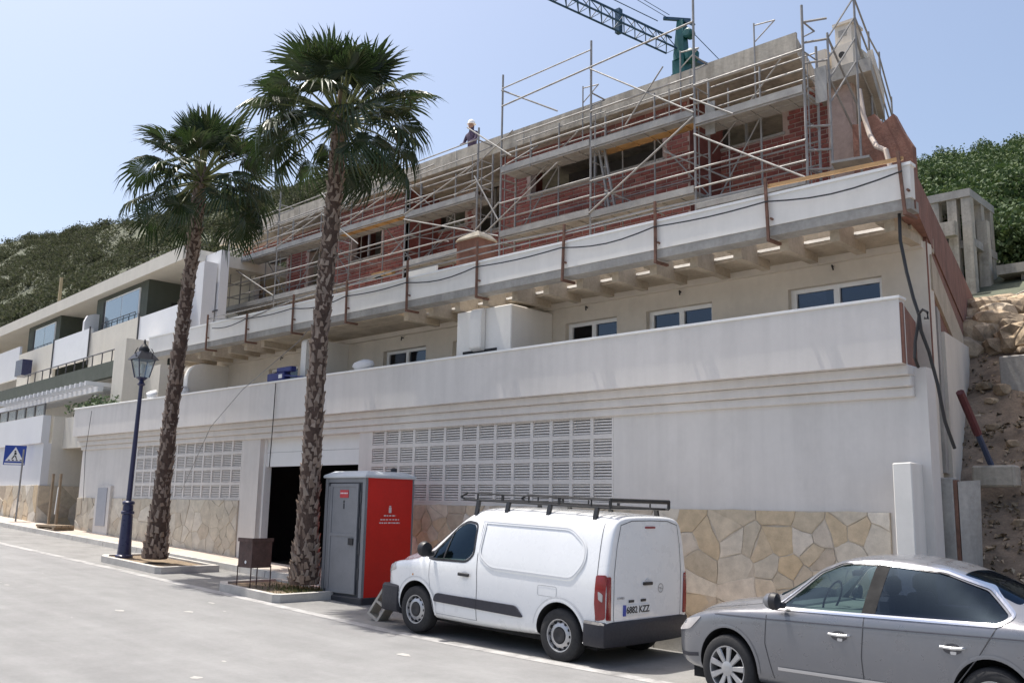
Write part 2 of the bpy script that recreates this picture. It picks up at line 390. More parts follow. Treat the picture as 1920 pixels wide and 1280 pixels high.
# cornice steps and balcony parapet
for z0, z1, y in ((1.52, 1.65, 12.44), (1.65, 1.79, 12.37), (1.79, 1.925, 12.285)):
    B('cornice_step', plaster, bld, XL-.05*(12.5-y), -4.55, y, 12.7, z0, z1, bevel=.012)
B('balcony_parapet', plaster, bld, XL-.05, -4.57, YP, YP+.18, 1.925, 2.77)
B('parapet_capping', white_cap, bld, XL-.07, -4.55, YP-.03, YP+.21, 2.77, 2.81, bevel=.008)
B('terrace_floor', concrete, bld, XL, -5.2, 12.705, 14.6, 1.6, 1.78)
# oblique right flank
def flank(name, mat, y0, y1, z0, z1, t=.25, off=0, z0b=None, z1b=None, **kw):
    a0, a1 = side_x(y0, off), side_x(y1, off); z0b = z0 if z0b is None else z0b; z1b = z1 if z1b is None else z1b
    return MB().add([(a0-t,y0,z0),(a0,y0,z0),(a1,y1,z0b),(a1-t,y1,z0b),(a0-t,y0,z1),(a0,y0,z1),(a1,y1,z1b),(a1-t,y1,z1b)],
        [(0,3,2,1),(4,5,6,7),(0,1,5,4),(1,2,6,5),(2,3,7,6),(3,0,4,7)]).build(name, mat, bld, **kw)
flank('side_wall', plasterW, 12.8, 14.1, ZB, 1.86)
flank('side_brick_wall', terracotta, 12.16, 14.1, 1.93, 2.72, .18, -.22)
flank('side_column', concrete, 14.0, 14.45, .6, 3.0, .3, .05)
flank('side_wall', plasterW, 14.45, 27, ZB, 2.7, .25, .10, z1b=4.2)
flank('side_brick_wall', terracotta, 12.2, 26.8, 3.95, 4.50, .22, .02, z1b=5.5)
flank('side_render_band', concrete_warm, 13.75, 19.5, 3.2, 3.72, .2, .04, z0b=2.9, z1b=3.5)
flank('side_brick_wall', terracotta, 13.62, 26.8, 1.9, 3.94, .22, -.002)
# upper wall with windows
heads = 3.48
wins = [(-6.84, -5.35), (-9.56, -8.22), (-11.43, -10.21), (-14.57, -13.1), (-16.89, -15.42), (-21.64, -20.3)]
ed = [-26.2]
for a, b in sorted(wins): ed += [a, b]
ed.append(-4.70)
for i in range(0, len(ed), 2): wall(ed[i], ed[i+1], 1.78, 3.884, y=YU, t=.25, mat=plasterW, name='upper_wall')
for a, b in wins:
    wall(a, b, heads, 3.884, y=YU, t=.25, mat=plasterW, name='upper_wall')
    wn = MB(); y0, y1 = YU+.10, YU+.16
    wn.box(a+.002, a+.07, y0, y1, 1.8, heads).box(b-.07, b-.002, y0, y1, 1.8, heads).box(a+.07, b-.07, y0, y1, heads-.07, heads-.002).box(a+.07, b-.07, y0, y1, 1.8, 1.87)
    wo = wn.build('window', white_pvc, bld)
    m_ = (a+b)/2
    B('mullion', white_pvc, wo, m_-.035, m_+.035, y0-.01, y1-.002, 1.87, heads-.07)
    B('pane', win_open if round(a*100) % 2 else win_glass, wo, a+.07, m_-.035, y0+.03, y0+.04, 1.87, heads-.07); B('pane', win_glass, wo, m_+.035, b-.07, y0+.03, y0+.04, 1.87, heads-.07)
    for q in ((a+.07, a+.10), (m_+.035, m_+.06)): B('sash', white_pvc, wo, q[0], q[1], y0-.014, y1-.004, 1.872, heads-.072)
    B('room_back', darkin, bld, a-.1, b+.1, YU+1.6, YU+1.65, 1.8, 3.9)
    lx = m_+rnd.uniform(-.1, .1)
    MB().path([(lx, YU+.02, 3.72), (lx+.01, YU-.06, 3.74), (lx+.04, YU-.09, 3.66)], .014, 5).build('loose_wire', cable_m, bld)
# terrace chimneys / barbecues and dividing fins
bq = MB().box(-13.2, -11.75, 12.42, 13.598, 2.2, 3.72)
bq.build('barbecue_stack', plasterB, bld, bevel=.015)
B('barbecue_slot', darkin, bld, -13.0, -12.1, 12.405, 12.43, 2.86, 2.93)
def fin(x, t, y0, y1, z1, r=.45):
    pr = [(y1, 1.78), (y1, z1)]+[(y0+r-r*math.sin(a), z1-r+r*math.cos(a)) for a in [i*math.pi/16 for i in range(9)]]+[(y0, 1.78)]
    MB().prism(pr, lambda y, z: (x, y, z), lambda y, z: (x+t, y, z)).build('dividing_fin', plasterB, bld)
MB().prism([(12.42, 2.9), (12.42, 3.72), (12.36, 3.72), (12.30, 3.66), (12.27, 3.5), (12.27, 2.95)], lambda y, z: (-12.72, y, z), lambda y, z: (-12.4, y, z)).build('flue_rib', plasterB, bld, bevel=.02)
fin(-23.9, .22, 12.4, 13.598, 3.72); fin(-18.42, .2, 12.4, 13.598, 3.78, .12)
# level-2 slab: fascia, edge beam, pergola openings
YS = 12.05
B('slab_fascia', plasterB, bld, -25.4, -4.30, YS, YS+.14, 4.06, 4.50)
B('fascia_capping', white_cap, bld, -25.4, -4.28, YS-.02, YS+.16, 4.50, 4.54)
B('edge_beam', concrete, bld, -25.4, -4.32, YS+.015, 12.35, 3.915, 4.06)
MB().prism([(12.86, 3.885), (12.86, 3.935), (12.93, 4.0), (12.931, 4.12), (14.4, 4.12), (14.4, 3.885)], lambda y, z: (-25.4, y, z), lambda y, z: (-4.62-.25*(y-12.86)*.6, y, z)).build('slab', concrete_warm, bld)
for xa, xb0 in ((-25.3, -20.1), (-14.85, -4.66)): MB().add([(xa, 12.85, 3.937), (xb0, 12.85, 3.937), (xb0, 12.921, 4.004), (xa, 12.921, 4.004)], [(0, 1, 2, 3)]).build('sun_catch_ledge', concrete, bld)  # ledge added over the slab chamfer, tilted to catch sun as bright slits
B('slab', concrete_warm, bld, -20.0, -14.9, 12.35, 12.86, 3.89, 4.06)
x = -4.72
while x > -25.2:
    if not -20.0 < x < -15.2: B('pergola_beam', concrete_warm, bld, x-.07, x+.07, 12.36, 13.25+rnd.uniform(-.1, .1), 3.75, 3.884); B('pergola_beam', concrete_warm, bld, x-.065-rnd.choice((0, 0, .12)), x+.065, 12.352, 12.858, 3.886, 4.05)
    x -= .765
B('slab', concrete_warm, bld, -31, -8.2, 14.4, 24, 4.0, 4.25)
# recess line moulding under soffit
B('soffit_moulding', plasterW, bld, -26.2, -4.72, 13.5, 13.6, 3.78, 3.884)

# ---- brick storey
ROOF0, ROOF1 = 9.62, 10.02
# (x0, x1, y, list of openings (x0,x1,z0,z1))
bays = [(-31.8, -24.9, 18.55, [(-30.4, -28.8, 7.5, 8.75), (-27.4, -25.8, 7.5, 8.75)]),
        (-24.9, -21.6, 18.0, [(-24.2, -22.7, 7.75, 8.65)]),
        (-23.4, -18.0, 19.4, [(-22.2, -20.4, 8.6, 9.35), (-19.9, -18.5, 8.2, 9.5)]),
        (-17.3, -11.4, 18.0, [(-16.4, -12.15, 8.28, 9.15)]),
        (-12.3, -8.3, 19.4, [(-11.75, -9.75, 8.72, 9.3)])]
cand = []
for bi, (x0, x1, y, ops) in enumerate(bays):
    xs = sorted({x0, x1, *[o[0] for o in ops], *[o[1] for o in ops]})
    for a, b in zip(xs, xs[1:]):
        op = next((o for o in ops if o[0] <= a and o[1] >= b), None)
        for z0, z1 in ([(4.25, op[2]), (op[3], ROOF0)] if op else [(4.25, ROOF0)]):
            B('brick_wall', mortar, bld, a, b, y, y+.22, z0, z1)
        if op:
            B('lintel', concrete, bld, a-.12, b+.12, y-.03, y+.1, op[3], op[3]+.14)
            B('sill', concrete, bld, a-.05, b+.05, y-.03, y+.1, op[2]-.06, op[2])
            B('room_back', M('grey_room', (.2, .19, .18), .9), bld, a-.5, b+.5, y+2.2, y+2.3, 6.0, 9.6)
            B('opening_strut', galv, bld, (a+b)/2-.03, (a+b)/2+.03, y+.08, y+.14, op[2], op[3])
    if bi: B('brick_wall', brick_m, bld, [0, -24.9, -21.6, -17.3, -11.396][bi]-.2, [0, -24.9, -21.6, -17.3, -11.396][bi], 18.02, 19.5, 4.25, ROOF0)
    bl, bh = .30, .112
    zz = 6.4; row = 0
    while zz+bh < ROOF0:
        xx = x0+.02-(bl/2 if row % 2 else 0)
        soldier = False
        while xx < x1-.04:
            a, b = max(xx, x0+.01), min(xx+bl-.026, x1-.01)
            ok = b-a > .05
            for o in ops:
                if b > o[0]-.13 and a < o[1]+.13 and zz+bh > o[2]-.07 and zz < o[3]+.15:
                    if a < o[0]-.14: b = min(b, o[0]-.13)
                    elif b > o[1]+.14: a = max(a, o[1]+.13)
                    else: ok = False
            if ok and b-a > .05: cand.append((a, b, y, zz, zz+bh-.026))
            xx += bl
        zz += bh; row += 1
cand.sort(key=lambda c: -c[0])
vis = [c for c in cand if c[3] > 4.68*c[2]/12.4+.05]
big = set(vis[:300])
bw = next(o for o in bld.children if o.name.startswith('brick_wall'))
bmesh0, _ = MB().box(-.136, .136, -.016, .02, -.043, .043).mesh('brick', brick_m, center=False)
rest = MB()
for c in cand:
    a, b, y, z0, z1 = c; j = rnd.uniform(-.006, .006)
    if c in big:
        o = mesh_obj('brick', bmesh0, bld, Vector(((a+b)/2, y+j, (z0+z1)/2))-woff(bld)); o.scale = ((b-a)/.272, 1, 1)
    else: rest.box(a, b, y-.016+j, y+.01, z0, z1)
rest.build('bricks', brick_m, bld, kind='stuff')
# roof slab with drip edge, board-marked
MB().prism([(-31.9, 17.62), (-8.5, 17.62), (-10.4, 25.5), (-31.9, 25.5)], lambda x, y: (x, y, ROOF0+.004), lambda x, y: (x, y, ROOF1)).build('roof_slab', concrete_pale, bld)
B('roof_edge', concrete_pale, bld, -31.94, -8.46, 17.56, 17.62, ROOF0-.05, ROOF1+.02)
for i in range(9): B('form_board_mark', concrete, bld, -31.9+i*2.6, -31.87+i*2.6, 17.553, 17.56, ROOF0-.05, ROOF1+.02)
# concrete band beams above windows
B('band_beam', concrete, bld, -31.8, -24.9, 18.40, 18.54, 8.95, 9.15)
# right annex: wall, cantilever slab, parapets, chimney
pt = [(-7.52, 4.3), (-6.35, 4.3), (-6.35, 7.1), (-6.5, 7.4), (-6.68, 7.85), (-6.92, 7.7), (-7.06, 7.95), (-7.25, 7.9), (-7.42, 7.82), (-7.52, 7.85)]
MB().prism(pt, lambda x, z: (x, 18.0, z), lambda x, z: (x, 18.2, z)).build('stepped_brick_wall', terracotta, bld)
MB().prism([(-8.4, 18.3), (-7.2, 18.3), (-7.95, 20.9), (-9.2, 20.9)], lambda x, y: (x, y, 9.05), lambda x, y: (x, y, 9.35)).build('annex_slab', concrete, bld)
B('annex_brick', mortar, bld, -8.3, -7.75, 18.6, 18.8, 4.25, 9.05)
MB().box(-8.38, -8.2, 18.4, 18.9, 9.355, 9.9).box(-8.1, -7.62, 18.45, 19.2, 9.355, 9.9).build('roof_upstand', plasterW, bld)
ch = MB().box(-8.06, -7.7, 18.6, 19.1, 9.9, 10.42).box(-8.1, -7.66, 18.56, 19.14, 10.42, 10.48).build('roof_chimney', plasterW, bld)
MB().lathe([(.07, -.01), (.07, .02)], (-7.86, 18.44, 9.66), 12, 'y').build('flue_hole', darkin, bld)
B('chimney_slot', concrete, ch, -7.98, -7.8, 18.59, 18.6, 10.15, 10.3)
MB().prism([(-7.42, 18.7), (-7.30, 18.7), (-7.9, 20.8), (-8.02, 20.8)], lambda x, y: (x, y, 9.355), lambda x, y: (x, y, 9.7)).build('side_parapet', plasterW, bld)
# terrace brick stack with crumbling white cap
c0 = onY(893, 470, 14); stx = c0.x
bs = B('terrace_brick_stack', terracotta, bld, stx-.36, stx+.30, 13.75, 14.3, 4.12, 5.72)
MB().add([(stx-.42,13.7,5.72),(stx+.36,13.7,5.72),(stx+.36,14.35,5.72),(stx-.42,14.35,5.72),(stx-.3,13.75,5.82),(stx+.25,13.78,5.90),(stx+.3,14.2,5.84),(stx-.3,14.2,5.82)],
   [(0,3,2,1),(4,5,6,7),(0,1,5,4),(1,2,6,5),(2,3,7,6),(3,0,4,7)]).build('stack_cap', concrete_pale, bs, bevel=.03)
# electrical cabinet in the stone base
cb = B('meter_cabinet', plaster, bld, -28.78, -27.8, YW-.09, YW+.01, ZB, .42)
B('cabinet_door', M('grey_cabinet', (.33, .34, .38), .5, var=.05), cb, -28.6, -27.98, YW-.11, YW-.09, -.75, .36)
# ------------------------------------------------------------------ neighbouring green and white house (stands a few degrees round the street bend)
NO = Vector((-33.4, 12.5, 0)); NA = math.radians(-4.3)
nb = thing('terraced_house', NO, 'white terraced house with green upper boxes and long roof slab', 'house', local=True); nb.rotation_euler.z = NA
nux, nuy = Vector((math.cos(NA), math.sin(NA), 0)), Vector((-math.sin(NA), math.cos(NA), 0))
def NP(px, py, d):                                       # pixel -> house frame, on the plane d metres behind its front wall
    r = ray(px, py); t = (d+NO.dot(nuy))/r.dot(nuy); p = r*t-NO
    return p.dot(nux), p.z
green = M('sage_green_plaster', (.082, .094, .076), .85, var=.06, scale=.8, streak=.06)
nwhite = M('bluish_white_plaster', (.64, .645, .66), .85, var=.03, scale=.8)
nbeige = M('beige_plaster', (.62, .585, .515), .85, var=.05, scale=.8, streak=.05)
fence_glass = M('white_panel', (.74, .74, .75), .4, var=.03)
rail_m = M('dark_rail', (.07, .07, .075), .5, var=.1)
def NB_(name, mat, x0, x1, y0, y1, z0, z1, parent=None, **kw): return B(name, mat, parent or nb, x0, x1, y0, y1, z0, z1, **kw)
x_a, z_a = NP(82, 779, 0); zt = z_a
NB_('front_wall', nwhite, -26, 0, 0, .25, -2, 1.86); NB_('front_parapet', nwhite, -26, .0, -.1, .15, 1.86, zt)
NB_('side_wall', nbeige, -.25, .002, .25, 9, -2, zt-.01)
ns1 = NB_('stone_cladding', stone_joint, -26, 0.01, -.03, -.005, -2, .45)
stones(ns1, lambda x, z, d: (x, -.03-d, z), -9, 0, -1.0, .45, .45, 11)
ns2 = NB_('stone_cladding', stone_joint, .004, .03, -.03, 6, -2, .45)
stones(ns2, lambda y, z, d: (.03+d, y, z), -.02, 4.2, -1.0, .45, .5, 12)
NB_('terrace_floor', concrete, -26, -.25, .15, 9, 1.6, 1.75)
# level-1 dark railing with panels on the parapet
for i in range(9):
    rx = -.3-i*1.1
    MB().tube((rx, .02, zt), (rx, .02, zt+.42), .025).build('rail_post', rail_m, nb)
    if i: NB_('rail_panel', M('smoked_panel', (.16, .18, .2), .3), rx+.15, rx+.95, .015, .03, zt+.05, zt+.38)
MB().tube((-.3, .02, zt+.42), (-9.5, .02, zt+.42), .025).build('handrail', rail_m, nb)
# level-1 back wall, wall lamps, pergola
NB_('level_wall', nbeige, -26, 1.2, 2.4, 2.6, 1.75, 4.2)
for px, py in ((112, 750), (203, 736)):
    lx, lz = NP(px, py, 2.38); NB_('wall_lamp', rail_m, lx-.07, lx+.07, 2.28, 2.4, lz-.13, lz+.13)
xb, zb_ = NP(225, 672, 1.4); xb2, zb2 = NP(228, 700, 1.4)
NB_('green_band', green, -26, xb, 1.4, 1.6, zb2, zb_); NB_('band_slab', nbeige, -26, xb-.05, 1.6, 6, zb2+.02, zb_-.05)
pz = zb2-.42
NB_('pergola_frame', nwhite, -26, xb-.3, .9, 1.05, pz-.18, pz)
for i in range(22): NB_('pergola_slat', nwhite, xb-.5-i*.5, xb-.35-i*.5, .5, 2.4, pz+.002, pz+.14)
NB_('end_pillar', nbeige, xb+.002, xb+1.0, 1.2, 2.6, 1.75, zb_+.55)
NB_('low_wall', nbeige, xb+1.0, xb+2.2, 1.9, 2.3, 1.75, zb_-.35)
# level-2 railing on the band
for i in range(12):
    rx = xb-.1-i*.95; MB().tube((rx, 1.5, zb_), (rx, 1.5, zb_+.42), .022).build('rail_post', rail_m, nb)
MB().tube((xb-.1, 1.5, zb_+.42), (xb-11, 1.5, zb_+.42), .025).build('handrail', rail_m, nb)
ax, az = NP(40, 690, 1.8); NB_('navy_awning', navy, ax-.55, ax+.45, 1.7, 2.1, az-.35, az+.35)
# level-2: parapets with white panels, green boxes, roof
YF = 2.6
def top(px, py, d=YF): return NP(px, py, d)
xr_, zr_ = top(345, 462); xr2, zr2 = top(335, 490)
rf = NB_('roof_slab', nbeige, -30, xr_, YF, 9, zr2+.05, zr_); NB_('roof_fascia', nbeige, -30, xr_+.02, YF-.03, YF, zr2, zr_+.02, rf)
NB_('upper_wall', nbeige, -30, xr_-.3, 5.4, 5.6, 4.2, zr2+.04)
def gbox(pl, pr, pside, wl, wr, wt):
    x0 = NP(*pl, 3.0)[0]; x1 = NP(*pr, 3.0)[0]
    NB_('green_box', green, x0, x1, 3.0, 5.39, 4.4, zr2+.045)
    a = NP(*wl, 3.0)[0]; b = NP(*wr, 3.0)[0]; h = NP(*wt, 3.0)[1]
    wo = NB_('window', white_pvc, a, b, 2.955, 2.998, 5.0, h)
    m_ = (a+b)/2
    for q in range(2):
        u, v = (a+.06, m_-.03) if q == 0 else (m_+.03, b-.06)
        NB_('pane', M('sky_pane', (.25, .32, .38), .08, metal=.55, var=0), u, v, 2.945, 2.954, 5.05, h-.06, wo)
    NB_('dark_jamb', darkin, a-.28, a-.002, 2.96, 2.998, 5.0, h-.03)
    # railing in front of window
    rr = MB()
    for i in range(7):
        t = a+(b-a)*i/6; rr.tube((t, 2.85, 5.0), (t, 2.85, h-.95), .012, n=4)
    rr.tube((a, 2.85, h-.95), (b, 2.85, h-.95), .018, n=4); rr.build('window_railing', rail_m, nb)
gbox((185, 545), (282, 500), (325, 520), (198, 600), (262, 580), (230, 553))
gbox((55, 620), (118, 566), (157, 580), (66, 650), (104, 630), (85, 612))
# side windows of the right box
sx = NP(282, 500, 3.0)[0]; NB_('side_window', darkin, sx+.002, sx+.01, 3.9, 4.9, 5.2, 7.3); NB_('side_window_frame', white_pvc, sx+.01, sx+.03, 4.85, 4.95, 5.2, 7.3)
# parapets: alternating white panels
def para(px0, py0, px1, py1, mat, name, h):
    x0, z0 = NP(px0, py0, 2.3); x1, z1 = NP(px1, py1, 2.3); zz_ = (z0+z1)/2
    NB_(name, mat, min(x0, x1), max(x0, x1), 2.28 if mat is fence_glass else 2.32, 2.42, zz_-h, zz_)
para(263, 598, 335, 568, fence_glass, 'white_panel', 1.35); para(103, 638, 170, 616, fence_glass, 'white_panel', 1.2)
para(170, 620, 262, 598, nbeige, 'parapet', 1.6); para(36, 662, 103, 645, nbeige, 'parapet', 1.5); para(-120, 700, 36, 660, nwhite, 'parapet', 1.5)
for px, py in ((262, 592), (170, 616), (102, 640)):
    x0, z0 = NP(px, py, 2.28); MB().tube((x0, 2.26, z0-1.4), (x0, 2.26, z0+.08), .03).build('downpipe', rail_m, nb)
x0, z0 = NP(335, 600, 2.6); NB_('end_wall', nwhite, x0+.1, x0+1.0, 2.9, 3.35, 4.2, z0+1.9)
x0, z0 = NP(165, 590, 2.5); fd = [(2.45, z0-1.2), (2.45, z0-.25), (2.55, z0), (2.8, z0+.1), (3.2, z0+.1), (3.2, z0-1.2)]
MB().prism(fd, lambda y, z: (x0-.35, y, z), lambda y, z: (x0-.15, y, z)).build('dividing_fin', nwhite, nb)
# white end block between the two buildings
e0, e1 = NP(378, 475, 3.4), NP(421, 466, 3.4)
NB_('stair_block', nwhite, e0[0], e1[0]-.2, 3.4, 3.7, 4.0, e1[1]); MB().tube((e0[0], 3.3, e1[1]-2.1), (e1[0], 3.3, e1[1]-2.1), .03).build('handrail', rail_m, nb)
NB_('link_wall', nbeige, xr_+.1, e1[0]+1.5, 3.6, 3.9, 1.75, e1[1]-2.9)
ax_, az_ = NP(112, 530, 6); MB().box(ax_-.07, ax_+.07, 6, 6.14, zr_-.2, az_+.3).build('roof_vent_stack', M('ochre', (.28, .23, .14)), nb)
# second neighbour further along
n2 = thing('distant_terrace', (-62, 16, 0), 'pale low terrace house beyond the green boxed house', 'house')
p0 = onY(0, 605, 20.5)
B('wall', nbeige, n2, -95, p0.x+2, 20.5, 26, -1, 6.6); B('roof_slab', nbeige, n2, -95, p0.x+3.4, 19.4, 26, 8.6, 9.0); B('upper_wall', nwhite, n2, -95, p0.x+1.4, 21, 26, 6.6, 8.6)
B('railing', rail_m, n2, -95, p0.x+1.8, 20.42, 20.46, 6.6, 7.0)

# ------------------------------------------------------------------ scaffold on the terrace
sc = thing('scaffolding', (-18, 17, 4.25), 'galvanised tube scaffold with steel decks across the red brick storey', 'scaffold')
YF_, YBk = 16.9, 17.45
def P17(px, py): return onY(px, py, YF_)
cols = [(-30.0, 9.6), (-26.85, 11.2), (-23.6, 9.6), (-20.25, 9.3), (-17.32, 10.1), (-16.45, 11.35), (-13.46, 11.3), (-10.56, 11.9), (-8.0, 10.2)]
ZBASE = 4.25
def tube(name, a, b, r=.026, mat=galv): return MB().tube(a, b, r, n=6).build(name, mat, sc)
for x, zt_ in cols:                                       # ladder rungs of the end frames
    z = 6.2
    while z < min(zt_, 9.4): tube('frame_rung', (x, YF_, z), (x+.02, YBk, z), .015); z += .5
    tube('frame_rail', (x+.01, YF_+.14, 6), (x+.01, YF_+.14, min(zt_, 9.2)), .014)
for i, (x, zt_) in enumerate(cols):
    tube('standard', (x, YF_, ZBASE), (x, YF_, zt_), .028)
    tube('standard', (x+.02, YBk, ZBASE), (x+.02, YBk, min(zt_, 9.5)), .028)
    for z in (6.75, 8.45): tube('transom', (x, YF_, z), (x+.02, YBk, z), .022)
    if i in (1, 4, 6, 7, 8):   # ladder-frame rungs near the top
        tube('transom', (x, YF_, min(zt_, 10.3)-.35), (x, YBk+.0, min(zt_, 10.3)-.35), .02)
        tube('frame_brace', (x, YF_, min(zt_, 10.3)-.7), (x, YBk, min(zt_, 10.3)-.35), .016)
up = [8.40, 8.40, 8.34, 8.2, None, 8.66, 8.60, 8.38]
lo = [6.7, 6.7, 6.75, 6.75, None, 6.92, 6.84, 6.45]
dm_len = {}
for i in range(len(cols)-1):
    x0, x1 = cols[i][0], cols[i+1][0]
    if x1-x0 < 1.2: continue
    for lv, zl in (('u', up[i]), ('l', lo[i])):
        if zl is None: continue
        if not (lv == 'l' and i in (2,)):
            for k in range(2):
                y0 = YF_+.05+k*.31
                mt = ply if (lv == 'u' and ((i == 6 and k == 1) or (i == 2 and k == 0))) else galv_deck
                d = MB().box(x0+.03, x1-.03, y0, y0+.29, zl-.055, zl)
                for q in range(1, 6):    # ribs under the deck plank
                    xx = x0+(x1-x0)*q/6; d.box(xx-.02, xx+.02, y0+.01, y0+.28, zl-.075, zl-.056)
                d.build('deck_plank', mt, sc)
            B('toe_board', galv_deck, sc, x0+.03, x1-.03, YF_-.04, YF_-.02, zl-.06, zl+.1)
        for h in (.42, .85):
            tube('guardrail', (x0, YF_-.03, zl+h), (x1, YF_-.03, zl+h), .022)
    tube('ledger', (x0, YBk, (lo[i] or 6.7)+.03), (x1, YBk, (lo[i] or 6.7)+.03), .02)
tube('top_rail', (-16.45, YF_-.03, 10.45), (-10.56, YF_-.03, 10.75), .022); tube('top_rail', (-16.45, YF_-.03, 10.95), (-13.46, YF_-.03, 11.05), .018)
tube('brace', (-13.46, YF_-.05, 10.55), (-10.56, YF_-.05, 8.6), .022)
tube('brace', (-13.46, YF_-.05, 6.9), (-10.56, YF_-.05, 8.5), .024)
tube('brace', (-16.45, YF_-.05, 10.9), (-15.0, YBk, 10.1), .022)
tube('brace', (-20.25, YF_-.05, 8.1), (-16.45, YF_-.05, 6.9), .022)
tube('brace', (-17.32, YF_-.05, 7.2), (-16.45, YF_-.05, 7.8), .022)
tube('brace', (-10.56, YF_-.05, 8.1), (-8.0, YF_-.05, 6.5), .024)
tube('brace', (-26.85, YF_-.05, 6.8), (-30.0, YF_-.05, 8.4), .022); tube('brace', (-23.6, YF_-.05, 9.0), (-20.25, YF_-.05, 9.9), .018)
for i in range(len(cols)-1):                              # inner row: rails, mid posts, extra braces
    x0, x1 = cols[i][0], cols[i+1][0]
    if x1-x0 < 1.2: continue
    xm = (x0+x1)/2
    for zl in (lo[i], up[i]):
        for h in (.5, 1.0): tube('guardrail', (x0, YBk+.03, zl+h), (x1, YBk+.03, zl+h), .016)
        tube('ledger', (x0, YF_+.0, zl-.09), (x1, YF_+.0, zl-.09), .02)
    tube('standard', (xm, YBk+.02, ZBASE), (xm, YBk+.02, up[i]+1.1), .022)
    tube('standard', (x0+.45, YBk+.12, ZBASE), (x0+.45, YBk+.12, up[i]+.9), .018)
    tube('brace', (x0, YBk+.05, lo[i]), (xm, YBk+.05, up[i]), .018) if i % 2 else tube('brace', (x1, YBk+.05, lo[i]), (xm, YBk+.05, up[i]), .018)
    if i < 4:
        for h in (9.3, 9.72): tube('top_rail', (x0, YF_-.03, h), (x1, YF_-.03, h+.05), .018)
        tube('brace', (x0, YF_-.05, up[i]+.05), (x1, YF_-.05, up[i]+.9), .018)
    for zl in (lo[i], up[i]):                              # odds and ends left on the decks
        for q in range(3):
            bx_ = rnd.uniform(x0+.3, x1-.5); w_ = rnd.uniform(.15, .7)
            B('loose_board', rnd.choice((wood_g, ply, concrete_pale, galv_deck)), sc, bx_, bx_+w_, YF_+.40, YF_+.55, zl+.002, zl+rnd.uniform(.06, .28))
for x in (-29.4, -24.6, -14.2, -9.4, -11.3):              # frames standing proud of the roof edge
    tube('standard', (x, YBk+.05, 8.6), (x, YBk+.05, 10.55), .018); tube('transom', (x, YBk+.05, 10.5), (x+.5, YBk+.05, 10.45), .016); tube('frame_brace', (x, YBk+.05, 10.1), (x+.5, YBk+.05, 10.45), .014)
for i in range(26):                                       # odd tubes left across the frames
    xa = rnd.uniform(-29.5, -9.5); za = rnd.uniform(6.6, 9.4); dx_ = rnd.choice((-1, 1))*rnd.uniform(.8, 2.6)
    tube('brace', (xa, rnd.choice((YF_-.06, YBk+.08)), za), (max(-30, min(-8, xa+dx_)), rnd.choice((YF_-.06, YBk+.08)), min(10.2, za+rnd.uniform(.5, 1.7))), rnd.uniform(.014, .022))
for k in (0, .16): MB().bar((-13.1+k, YF_+.3, 6.9), (-13.45+k, YF_+.3, 8.6), .05, .05).build('ladder_rail', galv, sc)
for k in range(5): tube('ladder_rung', (-13.17-.07*k, YF_+.3, 7.2+.3*k), (-13.01-.07*k, YF_+.3, 7.2+.3*k), .014)
for x in (-10.3, -7.75): B('gate_mesh', galv_deck, sc, x-.12, x+.12, YF_+.2, YF_+.23, 8.1, 8.85)
for x, z in ((-12.0, 8.6), (-9.3, 8.35), (-15, 8.62), (-28, 8.4)): B('hanging_board', wood_g, sc, x-.9, x+.9, YF_+.36, YF_+.40, z+.06, z+.2)
for i in range(9): tube('tie_pin', (-28+i*2.1, YF_-.03, 8.5), (-28+i*2.1, YF_-.03, 9.35), .012)

# return scaffold round the right end
sc2 = thing('return_scaffold', (-6.9, 20, 4.3), 'narrow scaffold tower round the right end below the chimney', 'scaffold')
def t2(name, a, b, r=.024): return MB().tube(a, b, r, n=6).build(name, galv, sc2)
def rpt(px, py, Y): p = onY(px, py, Y); return (p.x, Y, p.z)
rp = [rpt(1551, 62, 17.2), rpt(1600, -15, 17.6), rpt(1628, 60, 19.4), rpt(1648, 98, 21.2), rpt(1671, 182, 23.2)]
for x, y, z in rp: t2('standard', (x, y, 4.3), (x, y, z))
for (x, y, z), (x2, y2, z2) in zip(rp, rp[1:]):
    for h in (.12, .55, 1.0, 1.5): t2('rail', (x, y, z-h), (x2, y2, z2-h), .02)
for h in (9.0, 9.45, 9.9): t2('rail', (-8.0, 16.95, h-.05), (rp[0][0], 17.2, h))
for h in (7.6, 7.1, 6.7): t2('rail', (-8.0, 16.95, h), (rp[0][0], 17.2, h))
t2('brace', (rp[0][0], 17.2, 9.5), (rp[2][0], 19.4, 7.9)); t2('brace', (rp[1][0], 17.6, 9.6), (rp[3][0], 21.2, 8.6)); t2('brace', (rp[0][0], 17.2, 8.6), (rp[2][0], 19.4, 7.2))
MB().bar((-7.6, 17.2, 6.75), (-6.9, 17.35, 6.75), .45, .05).build('deck_plank', galv_deck, sc2)
# flexible pipe
MB().path([(-7.3, 17.9, 8.5), (-7.2, 17.8, 7.9), (-7.05, 17.7, 7.4), (-6.85, 17.5, 7.05), (-6.6, 17.3, 6.85), (-6.5, 17.25, 6.4)], .05, 8).build('waste_hose', M('pale_hose', (.5, .42, .36), .6), None, smooth=True,
   label='pale curved hose hanging over the stepped terracotta wall', cat='hose')

